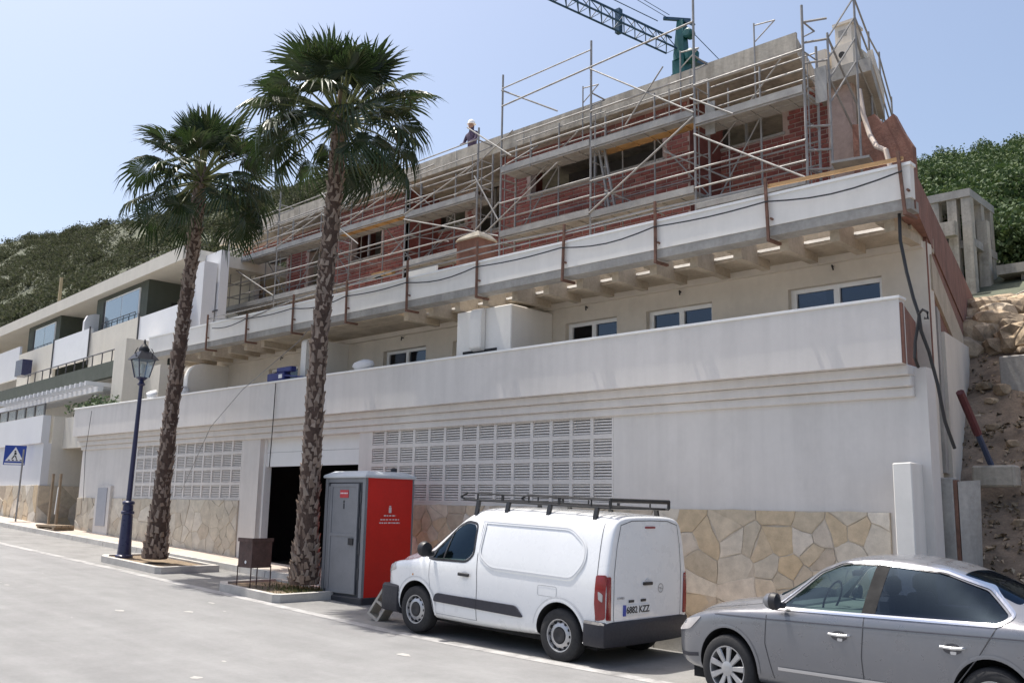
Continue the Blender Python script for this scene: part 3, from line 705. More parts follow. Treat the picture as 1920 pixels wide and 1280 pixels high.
# ------------------------------------------------------------------ guard posts along the slab edge
gp = [(1678, 285, 1697, 396), (1432, 335, 1441, 448), (1228, 378, 1229, 483), (1060, 420, 1054, 523), (895, 452, 893, 547), (764, 488, 762, 575), (650, 525, 648, 600), (551, 552, 547, 620), (463, 588, 460, 640), (390, 590, 385, 660)]
PX = []
for k, (tx, ty, bx, by) in enumerate(gp):
    b = onY(bx, by, YS-.045); t = onY(tx, ty, YS-.045); h = t.z
    lab = 'orange rusty guard post on the white slab corner above the hanging cable' if k == 0 else 'dark rusty guard post, %s along the slab edge from the corner with the hanging cable' % ('first', 'second', 'third', 'fourth', 'fifth', 'sixth', 'seventh', 'eighth', 'ninth', 'tenth')[k]
    g = thing('guard_post', (b.x, YS-.045, 3.85), lab, 'post', None if k == 0 else 'guard posts along the slab edge')
    m_ = wood_o if k == 0 else rust
    MB().bar((b.x, YS-.045, 3.83), (b.x+(t.x-b.x)*.6, YS-.045, h), .038, .035).build('post', rust, g)
    MB().bar((b.x, YS-.06, 3.845), (b.x+.02, YS+.26, 3.845), .05, .04).build('clamp_foot', rust, g)
    MB().tube((b.x+.05, YS-.06, 4.15), (b.x+.05, YS+.02, 4.15), .018).build('clamp_screw', rust, g)
    PX.append((b.x, h))
rl = thing('slab_guardrail', (-15, YS, 4.7), 'thin rails and slack cable strung between the rusty slab posts', 'guardrail')
for (xa, ha), (xb_, hb) in zip(PX, PX[1:]):
    first = xa == PX[0][0]
    MB().bar((xa, YS-.015, min(ha, 5.2)-.1), (xb_, YS-.015, min(hb, 5.2)-.12), .03, .05 if first else .022).build('rail', wood_o if first else galv, rl)
    if not first: MB().bar((xa, YS-.012, 4.66), (xb_, YS-.012, 4.66), .02, .02).build('rail', galv, rl)
cp_ = []
for i, (xa, ha) in enumerate(PX[:-1]):
    xb_ = PX[i+1][0]
    for q in range(6): t = q/6; cp_.append((xa+(xb_-xa)*t, YS-.075, 4.41-.10*math.sin(math.pi*t)*(1 if i % 2 == 0 else .35)))
MB().path(cp_, .012, 5).build('slack_cable', cable_m, rl)

# ------------------------------------------------------------------ hoses and cables at the right corner
def cable(name, pts, r, label, mat=cable_m): return MB().path(pts, r, 6).build(name, mat, None, smooth=True, label=label, cat='cable')
def Pq(px, py, Y): return onY(px, py, Y)
cable('power_cable', [(-4.45, 12.3, 4.5), (-4.4, 12.28, 4.36), (-4.5, 12.26, 4.27), Pq(1690, 370, 12.25), Pq(1686, 390, 12.2), Pq(1688, 450, 12.15), Pq(1700, 510, 12.1), Pq(1713, 560, 12.1), Pq(1723, 590, 12.1), Pq(1727, 620, 12.1), Pq(1742, 660, 12.3), Pq(1758, 720, 12.35), Pq(1772, 790, 12.4), Pq(1790, 840, 12.6)], .022, 'long black cable dangling from slab corner past the brick flank')
cable('power_cable', [Pq(1723, 592, 12.1), Pq(1722, 605, 12.1), Pq(1716, 640, 12.1), Pq(1715, 670, 12.1), Pq(1722, 688, 12.25)], .02, 'short black cable loop hanging over the parapet brick end')
cable('power_cable', [Pq(1723, 588, 12.08), Pq(1730, 580, 12.08), Pq(1739, 585, 12.08), Pq(1740, 597, 12.08), Pq(1733, 596, 12.08)], .018, 'black hook of cable sticking out beside the plaster corner')
cable('rope', [Pq(625, 560, 12.3), Pq(560, 640, 12.0), Pq(455, 730, 11.9), Pq(395, 800, 12.0), Pq(340, 920, 12.35)], .008, 'thin slack rope slanting down across the white parapet and louvres', M('grey_rope', (.2, .2, .2)))
cable('rope', [Pq(517, 718, 12.1), Pq(512, 790, 12.1), Pq(505, 875, 12.2)], .012, 'thin dark cable hanging straight beside the garage doorway', cable_m)
cable('rope', [Pq(172, 770, 12.05), Pq(160, 850, 12.1), Pq(156, 938, 12.3)], .008, 'thin cable hanging near the left end of the white wall', cable_m)

# ------------------------------------------------------------------ tower crane beyond the roof
crn = thing('tower_crane', (-29.3, 45, 5), 'teal tower crane with lattice jib reaching out above the roof', 'crane')
teal = M('teal_paint', (.01, .10, .10), .5, var=.15); crane_b = M('blue_grey_jib', (.035, .085, .14), .5, var=.15)
CX, CY = onY(1278, 120, 45).x, 45.0; zj = onY(1240, 108, 45).z
MB().box(CX-.45, CX+.45, CY-.45, CY+.45, 2, zj-1.6).build('mast', teal, crn)
MB().box(CX-.4, CX+.4, CY-.4, CY+.4, zj-1.6, zj-.7).lathe([(.5, zj-.75), (.5, zj-.35)], (CX, CY, 0), 16).build('slewing_ring', teal, crn)
ct = onY(1278, 40, 45); 
MB().add([(CX-.40,CY-.3,zj-.4),(CX+.35,CY-.3,zj-.4),(CX+.35,CY+.3,zj-.4),(CX-.40,CY+.3,zj-.4),(ct.x-.22,CY-.2,ct.z),(ct.x+.2,CY-.2,ct.z),(ct.x+.2,CY+.2,ct.z),(ct.x-.22,CY+.2,ct.z)],
   [(0,3,2,1),(4,5,6,7),(0,1,5,4),(1,2,6,5),(2,3,7,6),(3,0,4,7)]).build('cat_head', teal, crn)
MB().bar((ct.x-.9, CY-.6, ct.z+.25), (ct.x+.5, CY+.2, ct.z-.05), .2, .16).bar((ct.x+.2, CY, ct.z), (ct.x+.8, CY+.1, ct.z-.5), .18, .18).build('head_sheave', crane_b, crn)
MB().lathe([(.20, -.3), (.30, -.22), (.30, .22), (.20, .3)], (CX+.55, CY, zj+.85), 12, 'y').build('winch', teal, crn)
MB().lathe([(.25, -.45), (.42, -.3), (.45, .1), (.3, .3)], (CX+.7, CY, zj-.55), 12).build('cab', teal, crn)
je = onZ(1020, -15, zj); jd = (Vector((je.x, je.y, 0))-Vector((CX-.5, CY-.3, 0))); jl = jd.length*1.5; jd.normalize(); jn = Vector((jd.y, -jd.x, 0))
j0 = Vector((CX-.5, CY-.3, zj))
hw, hh = .42, .85
for s_ in (-1, 1): MB().tube(j0+jn*hw*s_, j0+jn*hw*s_+jd*jl, .06, n=5).build('jib_chord', crane_b, crn)
MB().tube(j0+Vector((0,0,hh)), j0+jd*jl+Vector((0,0,hh)), .07, n=5).build('jib_chord', crane_b, crn)
lat = MB(); nseg = int(jl/.9)
for i in range(nseg):
    a = j0+jd*(i*.9); b = j0+jd*(i*.9+.45)+Vector((0,0,hh)); c = j0+jd*((i+1)*.9)
    for s_ in (-1, 1): lat.tube(a+jn*hw*s_, b, .028, n=4).tube(b, c+jn*hw*s_, .028, n=4)
    lat.tube(a+jn*hw, c-jn*hw, .025, n=4).tube(a+jn*hw, a-jn*hw, .025, n=4)
lat.build('jib_lattice', crane_b, crn)
MB().tube(j0+jd*1.2+Vector((0,0,1.5)), j0+jd*jl+Vector((0,0,1.5)), .035, n=4).build('jib_handrail', crane_b, crn)
tp = onZ(1160, 45, zj+.6); MB().box(tp.x-.16, tp.x+.16, tp.y-.16, tp.y+.16, zj, zj+1.5).build('jib_trolley', crane_b, crn)
top_ = Vector((ct.x-.6, CY-.4, ct.z+.2))
for k in (0, .25): MB().tube(top_+Vector((0,0,k)), j0+jd*jl*.95+Vector((k, 0, hh+2.2)), .025, n=4).build('tie_rope', crane_b, crn)
cj = -jd
MB().bar(j0+cj*.8+Vector((0,0,-.2)), j0+cj*7+Vector((0,0,-.2)), 1.0, .3).build('counter_jib', crane_b, crn)
MB().tube((ct.x, CY, ct.z), j0+cj*6.8, .03, n=4).build('tie_rope', crane_b, crn)

# ------------------------------------------------------------------ hills
def ridge(X):
    tab = [(-700, 92), (-290, 72), (-228, 65), (-185, 60), (-148, 56), (-116, 52), (-70, 40), (-32, 32), (-22, 31.2), (10, 32), (80, 36), (300, 50)]
    for (a, za), (b, zb2_) in zip(tab, tab[1:]):
        if a <= X <= b: return za+(zb2_-za)*(X-a)/(b-a)
    return 50
def hz(X, Y):
    r = ridge(X); base = 5.0
    t = (Y-26)/64
    z = base+(r-base)*max(0, min(1, t)) if t < 1 else r-(Y-90)*.15
    n_ = mnoise.noise(Vector((X*.03, Y*.03, 0)))*4+mnoise.noise(Vector((X*.1, Y*.1, 3)))*1.3
    return z+n_*min(1, max(0, (Y-30)/25))*(.35 if t > .93 else 1)*(.25 if X > -80 else 1)
hxs = [-700+i*20 for i in range(20)]+[-300+i*4 for i in range(96)]+[90+i*20 for i in range(10)]
hys = [26+i*4 for i in range(17)]+[96, 110, 140]
hill_m = M('scrub_hillside', (.095, .105, .07), .95, var=.35, scale=.12, bump=.5, bscale=2, stain=.3)
strip('hillside', hill_m, hxs, hys, hz, kind='structure', label='scrub covered hillside rising behind the buildings')
# scrub: one mass of small irregular bushes
ico = bmesh.new(); bmesh.ops.create_icosphere(ico, subdivisions=2, radius=1)
iv = np.array([v.co[:] for v in ico.verts]); itf = np.array([[v.index for v in f.verts] for f in ico.faces]); ico.free()
rs = np.random.RandomState(4)
def scatter(name, n, area, size, mat, label, dens=None):
    V, Fc = [], []; k = 0; base = []
    for _ in range(12):
        d = np.array([mnoise.noise(Vector(p)*2.3+Vector((_*9, 0, 0))) for p in iv]); d2 = np.array([mnoise.noise(Vector(p)*6+Vector((_*9, 5, 0))) for p in iv])
        base.append(iv*(1+.55*d+.35*d2)[:, None])
    tries = 0
    while k < n and tries < n*6:
        tries += 1
        X, Y = area(rs)
        if dens and rs.rand() > dens(X, Y): continue
        s_ = rs.uniform(*size); z = hz(X, Y)
        a = rs.rand()*6.28; c, s2 = math.cos(a), math.sin(a); b = base[rs.randint(12)]*[s_*rs.uniform(.8, 1.3), s_*rs.uniform(.8, 1.3), s_*rs.uniform(.65, 1.05)]
        b = b@np.array([[c, s2, 0], [-s2, c, 0], [0, 0, 1]])
        V.append(b+[X, Y, z+s_*.3]); Fc.append(itf+k*len(iv)); k += 1
    o = np_obj(name, np.concatenate(V), np.concatenate(Fc), mat); return meta(o, label, None, None, 'stuff')
scrub_m = M('scrub', (.07, .08, .04), .95, var=.3, scale=1.5, island=[(.040, .052, .026), (.075, .082, .045), (.055, .068, .03), (.095, .095, .06), (.032, .045, .022)], bump=1.0, bscale=5)
def leafcloud(name, blobs, mat, label, per, leaf):
    V, Fc = [], []; k = 0
    for (cx, cy, cz, rx, rz) in blobs:
        n = int(per*rx*rx)
        d = rs.normal(size=(n, 3)); d /= np.linalg.norm(d, axis=1)[:, None]
        rr = (.55+.45*rs.rand(n))*(1+.3*np.sin(d[:, 0]*5+cx)+.25*np.sin(d[:, 2]*7+cy))
        c = d*rr[:, None]*[rx, rx, rz]+[cx, cy, cz]
        u = rs.normal(size=(n, 3)); u /= np.linalg.norm(u, axis=1)[:, None]; v = np.cross(u, rs.normal(size=(n, 3))); v /= np.linalg.norm(v, axis=1)[:, None]
        s_ = leaf*rs.uniform(.6, 1.4, n)[:, None]
        q = np.stack([c-u*s_, c+v*s_*.6, c+u*s_, c-v*s_*.6], 1).reshape(-1, 3)
        V.append(q); Fc.append(np.arange(n*4).reshape(n, 4)+k); k += n*4
    o = np_obj(name, np.concatenate(V), np.concatenate(Fc), mat)
    return meta(o, label, None, None, 'stuff') if label else o
bl_ = []
while len(bl_) < 7000:
    X, Y = rs.uniform(-310, -90), 90-60*rs.rand()**1.3
    if rs.rand() > .3+.7*(mnoise.noise(Vector((X*.05, Y*.05, 9))) > -.1): continue
    r = rs.uniform(.5, 1.5); bl_.append((X, Y, hz(X, Y)+r*.45, r, r*.75))
leafcloud('hill_scrub', bl_, leafmat('scrub', [(.17, .19, .14), (.25, .26, .20), (.20, .22, .165), (.28, .27, .22), (.14, .16, .13)], .4, .95), 'dark green scrub covering the left hillside', 46, .20)
pine_m = leafmat('pine_foliage', [(.03, .06, .02), (.06, .10, .03), (.04, .08, .024), (.10, .14, .045), (.05, .085, .03)], .2, .75)
bl_ = []
for _ in range(330):
    Y = rs.uniform(33, 90); X = rs.uniform(-.37, -.20)*Y+rs.uniform(-3, 3); z = hz(X, Y); r = rs.uniform(.8, 1.7)
    for q in range(6):
        a = rs.rand()*6.28; d = rs.uniform(.2, .75)*r
        bl_.append((X+math.cos(a)*d, Y+math.sin(a)*d, z+r*rs.uniform(.35, 1.35), r*rs.uniform(.4, .62), r*rs.uniform(.3, .5)))
leafcloud('hill_wood', bl_, pine_m, 'dense green pine wood covering the right hillside', 330, .10)

# ------------------------------------------------------------------ dirt bank and rocks to the right
def dz(X, Y):
    base = .7+.6*(Y-16) if Y < 22.3 else 4.48+.10*(Y-22.3)
    k = smooth01((X+4.0)/3.0) if Y < 15 else 1
    n_ = mnoise.noise(Vector((X*.9, Y*.9, 1)))*.22+mnoise.noise(Vector((X*2.6, Y*2.6, 2)))*.10+mnoise.noise(Vector((X*7, Y*7, 2)))*.04
    lo_ = G(X)+.05
    z = max(base, lo_) if Y > 12.2 else lo_
    t = smooth01((Y-12.0)/1.5)
    return lo_*(1-t)+t*(z+n_)
strip('dirt_bank', dirt, [-9+i*.25 for i in range(70)], [12.6+i*.25 for i in range(70)], dz, kind='structure', label='steep brown dirt bank beside the building flank')
def rock(X, Y, s_, z=None, name='boulder', label=None, group=None):
    b = iv*(1+.45*np.array([mnoise.noise(Vector(p)*1.3+Vector((X*3, Y*7, 0))) for p in iv]) + .28*np.array([mnoise.noise(Vector(p)*3.5+Vector((X*3, Y*7, 0))) for p in iv]))[:, None]
    b = np.clip(b, -.78, .78)*[s_*rs.uniform(.9, 1.4), s_, s_*rs.uniform(.6, .9)]
    a = rs.rand()*6.28; b = b@np.array([[math.cos(a), math.sin(a), 0], [-math.sin(a), math.cos(a), 0], [0, 0, 1]])
    me = bpy.data.meshes.new(name); me.from_pydata([tuple(p) for p in b], [], [tuple(f) for f in itf]); me.materials.append(rock_m)
    o = mesh_obj(name, me, None, (X, Y, (dz(X, Y) if z is None else z)+s_*.25)); return meta(o, label, 'rock', group)
for i in range(70):
    Y = rs.uniform(20.2, 23.6); X = rs.uniform(-.325, -.235)*Y
    rock(X, Y, rs.uniform(.16, .5), label='tan boulder tumbled along the top of the dirt bank', group='boulders along the bank top')
rv, rf2 = [], []
for i in range(900):                                       # rubble too small to count
    Y = rs.uniform(13.2, 22); X = rs.uniform(-.33, -.20)*Y; s_ = rs.uniform(.02, .075); z = dz(X, Y)+s_*.3
    k0 = len(rv); rv += [(X+rs.uniform(-1, 1)*s_, Y+rs.uniform(-1, 1)*s_, z+rs.uniform(-.6, 1)*s_) for q in range(6)]
    rf2 += [(k0, k0+1, k0+2), (k0, k0+2, k0+3), (k0, k0+3, k0+4), (k0+5, k0+1, k0+2), (k0+5, k0+3, k0+4), (k0+1, k0+3, k0+5), (k0+2, k0+4, k0)]
meta(np_obj('rubble', rv, rf2, rock_m), 'fine rubble scattered over the dirt bank', None, None, 'stuff')
for i in range(26):
    Y = rs.uniform(14, 20); X = rs.uniform(-.30, -.22)*Y
    rock(X, Y, rs.uniform(.05, .16), label='small stone lying loose on the dirt bank', group='loose stones on the bank')

# ------------------------------------------------------------------ concrete frame shell and slabs behind the bank
fr = thing('concrete_shell', (-9.6, 30, 4.5), 'roofless grey concrete frame of an abandoned house on the hill', 'building')
def fp(px, py, Y=30): return onY(px, py, Y)
a = fp(1740, 368); b = fp(1818, 362)
B('roof_slab', concrete, fr, a.x-2.5, b.x, 30, 32.4, a.z-.25, a.z)
zf = [fp(1800, 445).z, fp(1800, 590).z]
B('floor_slab', concrete, fr, a.x-2.5, b.x, 30.2, 32.4, 8.2, 8.45); B('floor_slab', concrete, fr, a.x-2.5, b.x+.1, 30.2, 32.6, 6.3, 6.55)
for px in (1752, 1785, 1812):
    q = fp(px, 420); B('column', concrete_pale, fr, q.x-.14, q.x+.14, 30.05, 30.35, 4, a.z-.25)
for y in (31.1, 32.0): B('column', concrete_pale, fr, b.x-.3, b.x-.02, y, y+.3, 4, a.z-.25)
B('back_wall', concrete, fr, a.x-2.5, b.x-1.2, 32.3, 32.5, 4, a.z-.25)
B('parapet_beam', concrete_pale, fr, fp(1750, 425, 29.6).x, fp(1790, 425, 29.6).x, 29.6, 29.9, 8.5, 8.95)
q = fp(1828, 520); B('column', concrete_pale, fr, q.x-.15, q.x+.15, 31, 31.3, 4, 9.2)
sl2 = thing('concrete_ramp', (-6.2, 27, 4.5), 'slanting bare concrete slab on posts above the rock bank', 'building')
r0, r1 = onY(1836, 580, 26), onY(1925, 530, 26)
MB().add([(r0.x, 26, r0.z-.28), (r1.x+2, 26, r1.z+.3), (r1.x+1.0, 29, r1.z+.9), (r0.x-.9, 29, r0.z+.2), (r0.x, 26, r0.z-.05), (r1.x+2, 26, r1.z+.55), (r1.x+1.0, 29, r1.z+1.15), (r0.x-.9, 29, r0.z+.45)],
   [(0,3,2,1),(4,5,6,7),(0,1,5,4),(1,2,6,5),(2,3,7,6),(3,0,4,7)]).build('slab', concrete_pale, sl2)
for px in (1845, 1900): q = onY(px, 600, 26.4); B('post', concrete_pale, sl2, q.x-.12, q.x+.12, 26.3, 26.55, 3.6, q.z+.1)
B('back_wall', concrete, sl2, r0.x-.5, r1.x+2, 29, 29.2, 3.6, r0.z+.5)
q0 = onY(1855, 500, 31); B('upper_slab', concrete_pale, sl2, q0.x+.2, q0.x+4, 31, 34, q0.z-.3, q0.z); B('upper_wall', concrete, sl2, q0.x+.8, q0.x+4, 31.3, 31.5, 4, q0.z-.3)
g0, g1 = onY(1872, 668, 18.5), onY(1930, 712, 18.5)
MB().box(g0.x, g1.x+2, 18.5, 19.6, g1.z-.6, g0.z).build('concrete_block_wall', concrete, None, label='smooth grey concrete block set into the dirt bank', cat='concrete block', bevel=.02)
# white gate pillar wall in front of the flank, raw concrete wing
pw = thing('gate_pillar', (-4.75, 12.1, -1.7), 'white rendered pillar wall at the end of the stone cladding', 'wall')
p0, p1 = onY(1673, 868, 12.0), onY(1708, 868, 12.0)
pz0 = p0.z
MB().add([(p0.x,12.0,-2.2),(p1.x,12.0,-2.2),(p1.x-.1,13.1,-2.2),(p0.x-.1,13.1,-2.2),(p0.x,12.0,pz0),(p1.x,12.0,pz0+.01),(p1.x-.1,13.1,pz0+.01),(p0.x-.1,13.1,pz0)],
   [(0,3,2,1),(4,5,6,7),(0,1,5,4),(1,2,6,5),(2,3,7,6),(3,0,4,7)]).build('pillar', plasterB, pw, bevel=.01)
q0, q1 = onY(1744, 895, 12.9), onY(1785, 895, 12.9)
B('raw_wing', concrete, pw, q0.x, q1.x, 12.9, 13.1, -2.2, q0.z, bevel=.01); B('steel_edge', rust, pw, q1.x+.002, q1.x+.04, 12.92, 13.06, -2.2, q0.z-.03)
MB().add([(q1.x+.05,12.95,-2),(q1.x+.14,13.3,-2),(q1.x+.1,13.4,-2),(q1.x+.04,13.1,-2),(q1.x+.05,12.95,q0.z-.05),(q1.x+.22,13.3,q0.z-.02),(q1.x+.16,13.4,q0.z-.02),(q1.x+.04,13.1,q0.z-.05)],
   [(0,3,2,1),(4,5,6,7),(0,1,5,4),(1,2,6,5),(2,3,7,6),(3,0,4,7)]).build('raw_wing', concrete, pw)
# shoring prop
t0, t1 = onX(1800, 735, -4.55), onY(1860, 875, 15.2)
pr_ = thing('shoring_prop', t1, 'slanting red and blue steel prop braced against the flank wall', 'prop')
mid = t1.lerp(t0, .45)
MB().tube(t1, mid, .045, n=8).build('lower_tube', M('blue_prop', (.04, .06, .12), .6), pr_); MB().tube(mid, t0, .06, n=8).build('upper_tube', M('red_prop', (.11, .03, .035), .7), pr_)
MB().box(t1.x-.25, t1.x+.35, t1.y-.15, t1.y+.15, t1.z-.3, t1.z+.02).build('footing', concrete_pale, pr_, bevel=.03)
cable('hose', [onY(1822, 920, 13.8), onY(1832, 960, 13.6), onY(1834, 1000, 13.5), onY(1824, 1035, 13.4)], .025, 'pale grey hose looping on the dirt beside the raw concrete wing', M('grey_hose', (.35, .33, .31)))
# small tree/bush on the bank
leafcloud('bank_bush', [(onY(1900, 640, 23).x, 23, 3.9, .5, .4), (onY(1905, 655, 23).x+.4, 22.8, 3.7, .35, .3)], pine_m, None, 500, .06)
meta(bpy.data.objects['bank_bush'], 'small green bush growing between the bank boulders', 'bush')

# ------------------------------------------------------------------ palms
trunk_m = M('palm_trunk_fibre', (.075, .048, .037), .95, var=.35, scale=9, bump=.8, bscale=30)
boot_m = M('palm_leaf_base', (.3, .23, .18), .9, var=.25, scale=6, island=[(.22, .17, .14), (.29, .235, .195), (.16, .115, .09), (.25, .195, .16), (.19, .14, .11)])
leaf_m = leafmat('palm_leaf', [(.022, .042, .014), (.036, .060, .018), (.028, .050, .018), (.060, .075, .03)], .25, .34)
petiole_m = M('palm_petiole', (.13, .15, .05), .5, var=.2, scale=5)
def leaf_mesh(seed, droop, R):
    R_ = random.Random(seed); mb = MB(); N = 34
    for i in range(N):
        a = math.radians(-128+256*i/(N-1)); l = R*(1-.32*abs(a/2.2)**2)*R_.uniform(.86, 1.08)
        cup = .22*(abs(a)/2.2)
        da = math.radians(256/(N-1))*.5
        def pt(r, ang, fold):
            x, y = r*math.cos(ang), r*math.sin(ang); t = r/R
            z = -droop*max(0, t-.45)**1.6*R*1.5 + cup*r*.8 + fold - (.25 if droop > .5 else .08)*t*t*R*abs(math.sin(ang))
            return (x, y, z)
        r0, r1, r2 = .04*R, .52*l, .80*l
        j = R_.uniform(-.07, .07); tipd = R_.choice((.2, .5, 1, 2.2))*R_.uniform(.6, 1.2)*(droop+.15)*.22*R
        if R_.random() < .07: l *= .6
        w1, w2 = da*1.0, da*.42
        vs = [pt(r0, a, 0), pt(r1, a-w1, .012), pt(r1, a, -.014), pt(r1, a+w1, .012), pt(r2, a-w2+j, .004-tipd*.25), pt(r2, a+j, -.008-tipd*.25), pt(r2, a+w2+j, .004-tipd*.25)]
        tp = Vector(pt(l, a+j*1.6, 0)); tp.z -= tipd; vs.append(tuple(tp))
        mb.add(vs, [(0,1,2),(0,2,3),(1,4,5,2),(2,5,6,3),(4,7,5),(5,7,6)])
    me = bpy.data.meshes.new('leaf_blade'); me.from_pydata(mb.v, [], mb.f); me.materials.append(leaf_m)
    return me
classes = {'up': (.15, .82), 'mid': (.35, .84), 'out': (.65, .84), 'down': (.95, .82)}
LM = {k: [leaf_mesh(31*i+hash_, d, R) for i in range(3)] for hash_, (k, (d, R)) in enumerate(classes.items())}
def palm(name, pts, radii, label, seed, nleaf, scale):
    R_ = random.Random(seed); base = Vector(pts[0])
    t = thing(name, base, label, 'palm tree')
    # smooth centre line
    def cl(u):
        k = u*(len(pts)-1); i = min(int(k), len(pts)-2); f = k-i
        P_ = [Vector(pts[max(0, i-1)]), Vector(pts[i]), Vector(pts[i+1]), Vector(pts[min(len(pts)-1, i+2)])]
        return .5*((2*P_[1])+(P_[2]-P_[0])*f+(2*P_[0]-5*P_[1]+4*P_[2]-P_[3])*f*f+(3*P_[1]-P_[0]-3*P_[2]+P_[3])*f**3)
    def rad(u):
        k = u*(len(radii)-1); i = min(int(k), len(radii)-2); return radii[i]+(radii[i+1]-radii[i])*(k-i)
    n = 26
    MB().path([cl(i/n) for i in range(n+1)], [rad(i/n)*(1+.04*math.sin(i*2.1)) for i in range(n+1)], 16).build('trunk', trunk_m, t, smooth=True)
    H = (Vector(pts[-1])-base).length
    bv = [(-.5, 0, 0), (.5, 0, 0), (.34, .05, .62), (-.34, .05, .62), (-.24, .36, 1.0), (.22, .36, .96), (-.45, .22, .05), (.45, .22, .05), (.26, .30, .6), (-.26, .30, .6)]
    bf = [(6, 7, 8, 9), (9, 8, 5, 4), (0, 6, 9, 3), (1, 2, 8, 7), (3, 9, 4), (2, 5, 8), (2, 3, 4, 5), (0, 1, 7, 6)]
    rows = int(H/.075); joined = MB(); cnt = 0
    meb = bpy.data.meshes.new('leaf_base'); meb.from_pydata(bv, [], bf); meb.materials.append(boot_m)
    for r in range(rows):
        u = (r+.3)/rows; c = cl(u); rr = rad(u); nb_ = max(7, int(2*math.pi*rr/.14)); sgn = 1
        for j in range(nb_):
            if R_.random() < .16: continue
            an = 2*math.pi*(j+.5*(r % 2))/nb_+r*.13+R_.uniform(-.22, .22)
            out = Vector((math.cos(an), math.sin(an), 0)); tan = Vector((-out.y, out.x, 0)); lean = .45*(1 if r % 2 else -1)
            upv = (Vector((0, 0, 1))+tan*lean*R_.uniform(.6, 1.3)).normalized()
            wd, hg, th = .10*R_.uniform(.6, 1.25), .145*R_.uniform(.6, 1.3), .095*R_.uniform(.5, 1.6)
            if u < .12: th *= 1.4
            o_ = c+out*(rr*.96-.012)
            mat_ = Matrix(((tan.x*wd, out.x*th, upv.x*hg, o_.x), (tan.y*wd, out.y*th, upv.y*hg, o_.y), (tan.z*wd, out.z*th, upv.z*hg, o_.z), (0, 0, 0, 1)))
            facing = out.dot(Vector((.55, -.83, 0))) > -.15
            if facing and cnt < 260 and u < .8:
                ob = mesh_obj('leaf_base', meb, t); mm = mat_.copy(); mm.translation -= woff(t); ob.matrix_local = mm; cnt += 1
            else: joined.add([mat_ @ Vector(p) for p in bv], bf)
    joined.build('leaf_bases', boot_m, t, kind='stuff')
    topc = cl(1)
    # crown
    ga = 2.39996
    for i in range(nleaf):
        f = i/(nleaf-1); el = math.radians(84-f**.9*114+R_.uniform(-14, 14)); az = i*ga+R_.uniform(-.2, .2)
        k = 'up' if el > .9 else 'mid' if el > .25 else 'out' if el > -.35 else 'down'
        d = Vector((math.cos(az)*math.cos(el), math.sin(az)*math.cos(el), math.sin(el)))
        pl = scale*R_.uniform(.85, 1.25)*(.80+.40*math.cos(el))
        start = topc+Vector((0, 0, -.35*f))+Vector((math.cos(az), math.sin(az), 0))*.1
        m1 = start+d*pl*.55; sag = Vector((0, 0, -.12*pl*math.cos(el)))
        end = start+d*pl+sag
        d2 = (end-m1).normalized()
        xax = d2; zax = (Vector((0, 0, 1))-xax*xax.z)
        zax = zax.normalized() if zax.length > .05 else Vector((1, 0, 0))
        rot = Matrix.Rotation(R_.uniform(-.7, .7), 3, xax); zax = rot @ zax; yax = zax.cross(xax)
        sc_ = scale*R_.uniform(.88, 1.1)
        pm = MB().path([start, m1, end], [.028, .02, .013], 5).build('petiole', petiole_m, t)
        ob = mesh_obj('leaf', R_.choice(LM[k]), t)
        ob.matrix_local = Matrix(((xax.x*sc_, yax.x*sc_, zax.x*sc_, end.x-base.x), (xax.y*sc_, yax.y*sc_, zax.y*sc_, end.y-base.y), (xax.z*sc_, yax.z*sc_, zax.z*sc_, end.z-base.z), (0, 0, 0, 1)))
    MB().path([topc-Vector((0,0,.7)), topc, topc+Vector((0, 0, .5))], [radii[-1]*1.02, radii[-1]*.9, .06], 10).build('crown_shaft', M('crown_fibre', (.17, .12, .06), .9, var=.3, scale=10), t, smooth=True)
    return t
zp1, zp2 = G(-20.5)+.13, G(-15.2)+.13
palm('fan_palm', [onY(290, 1046, 10.3)*1, onY(312, 850, 10.3), onY(337, 650, 10.3), onY(362, 470, 10.3), onY(378, 320, 10.3)], [.27, .185, .155, .145, .138, .133, .128, .125], 'shorter fan palm standing beside the navy street lamp', 5, 54, .90)
palm('fan_palm', [onY(570, 1094, 10.55), onY(583, 880, 10.55), onY(598, 650, 10.55), onY(622, 420, 10.55), onY(640, 205, 10.55)], [.28, .195, .17, .16, .152, .147, .142, .138], 'taller fan palm beside the red portable toilet', 9, 62, .94)

# ------------------------------------------------------------------ tree pits
def pit(x0, x1, y0, y1, cut, label):
    z = G((x0+x1)/2); t = thing('tree_pit', ((x0+x1)/2, (y0+y1)/2, z), label, 'tree pit')
    out = [(x0+cut, y0), (x1-.1, y0), (x1, y0+.1), (x1, y1), (x0, y1), (x0, y0+cut*.6)]
    c = Vector(((x0+x1)/2, (y0+y1)/2))
    inn = [(c.x+(p[0]-c.x)*(1-.24/(x1-x0)), c.y+(p[1]-c.y)*(1-.24/(y1-y0))) for p in out]
    for k in range(6):
        a, b, bi, ai = out[k], out[(k+1) % 6], inn[(k+1) % 6], inn[k]
        MB().add([(q[0], q[1], G(q[0])-.1) for q in (a, b, bi, ai)]+[(q[0], q[1], G(q[0])+.14) for q in (a, b, bi, ai)],
          [(0,3,2,1),(4,5,6,7),(0,1,5,4),(1,2,6,5),(2,3,7,6),(3,0,4,7)]).build('kerb_stone', kerb_m, t)
    MB().add([(p[0]+(c.x-p[0])*.06, p[1]+(c.y-p[1])*.06, G(p[0])+.10) for p in out], [tuple(range(6))]).build('soil', soil, t)
pit(-22.35, -19.3, 9.75, 11.2, .35, 'long kerbed tree pit holding the lamp and shorter palm')
pit(-16.7, -14.5, 9.52, 11.0, .35, 'kerbed tree pit holding the rusty bin and taller palm')
gv, gf = [], []
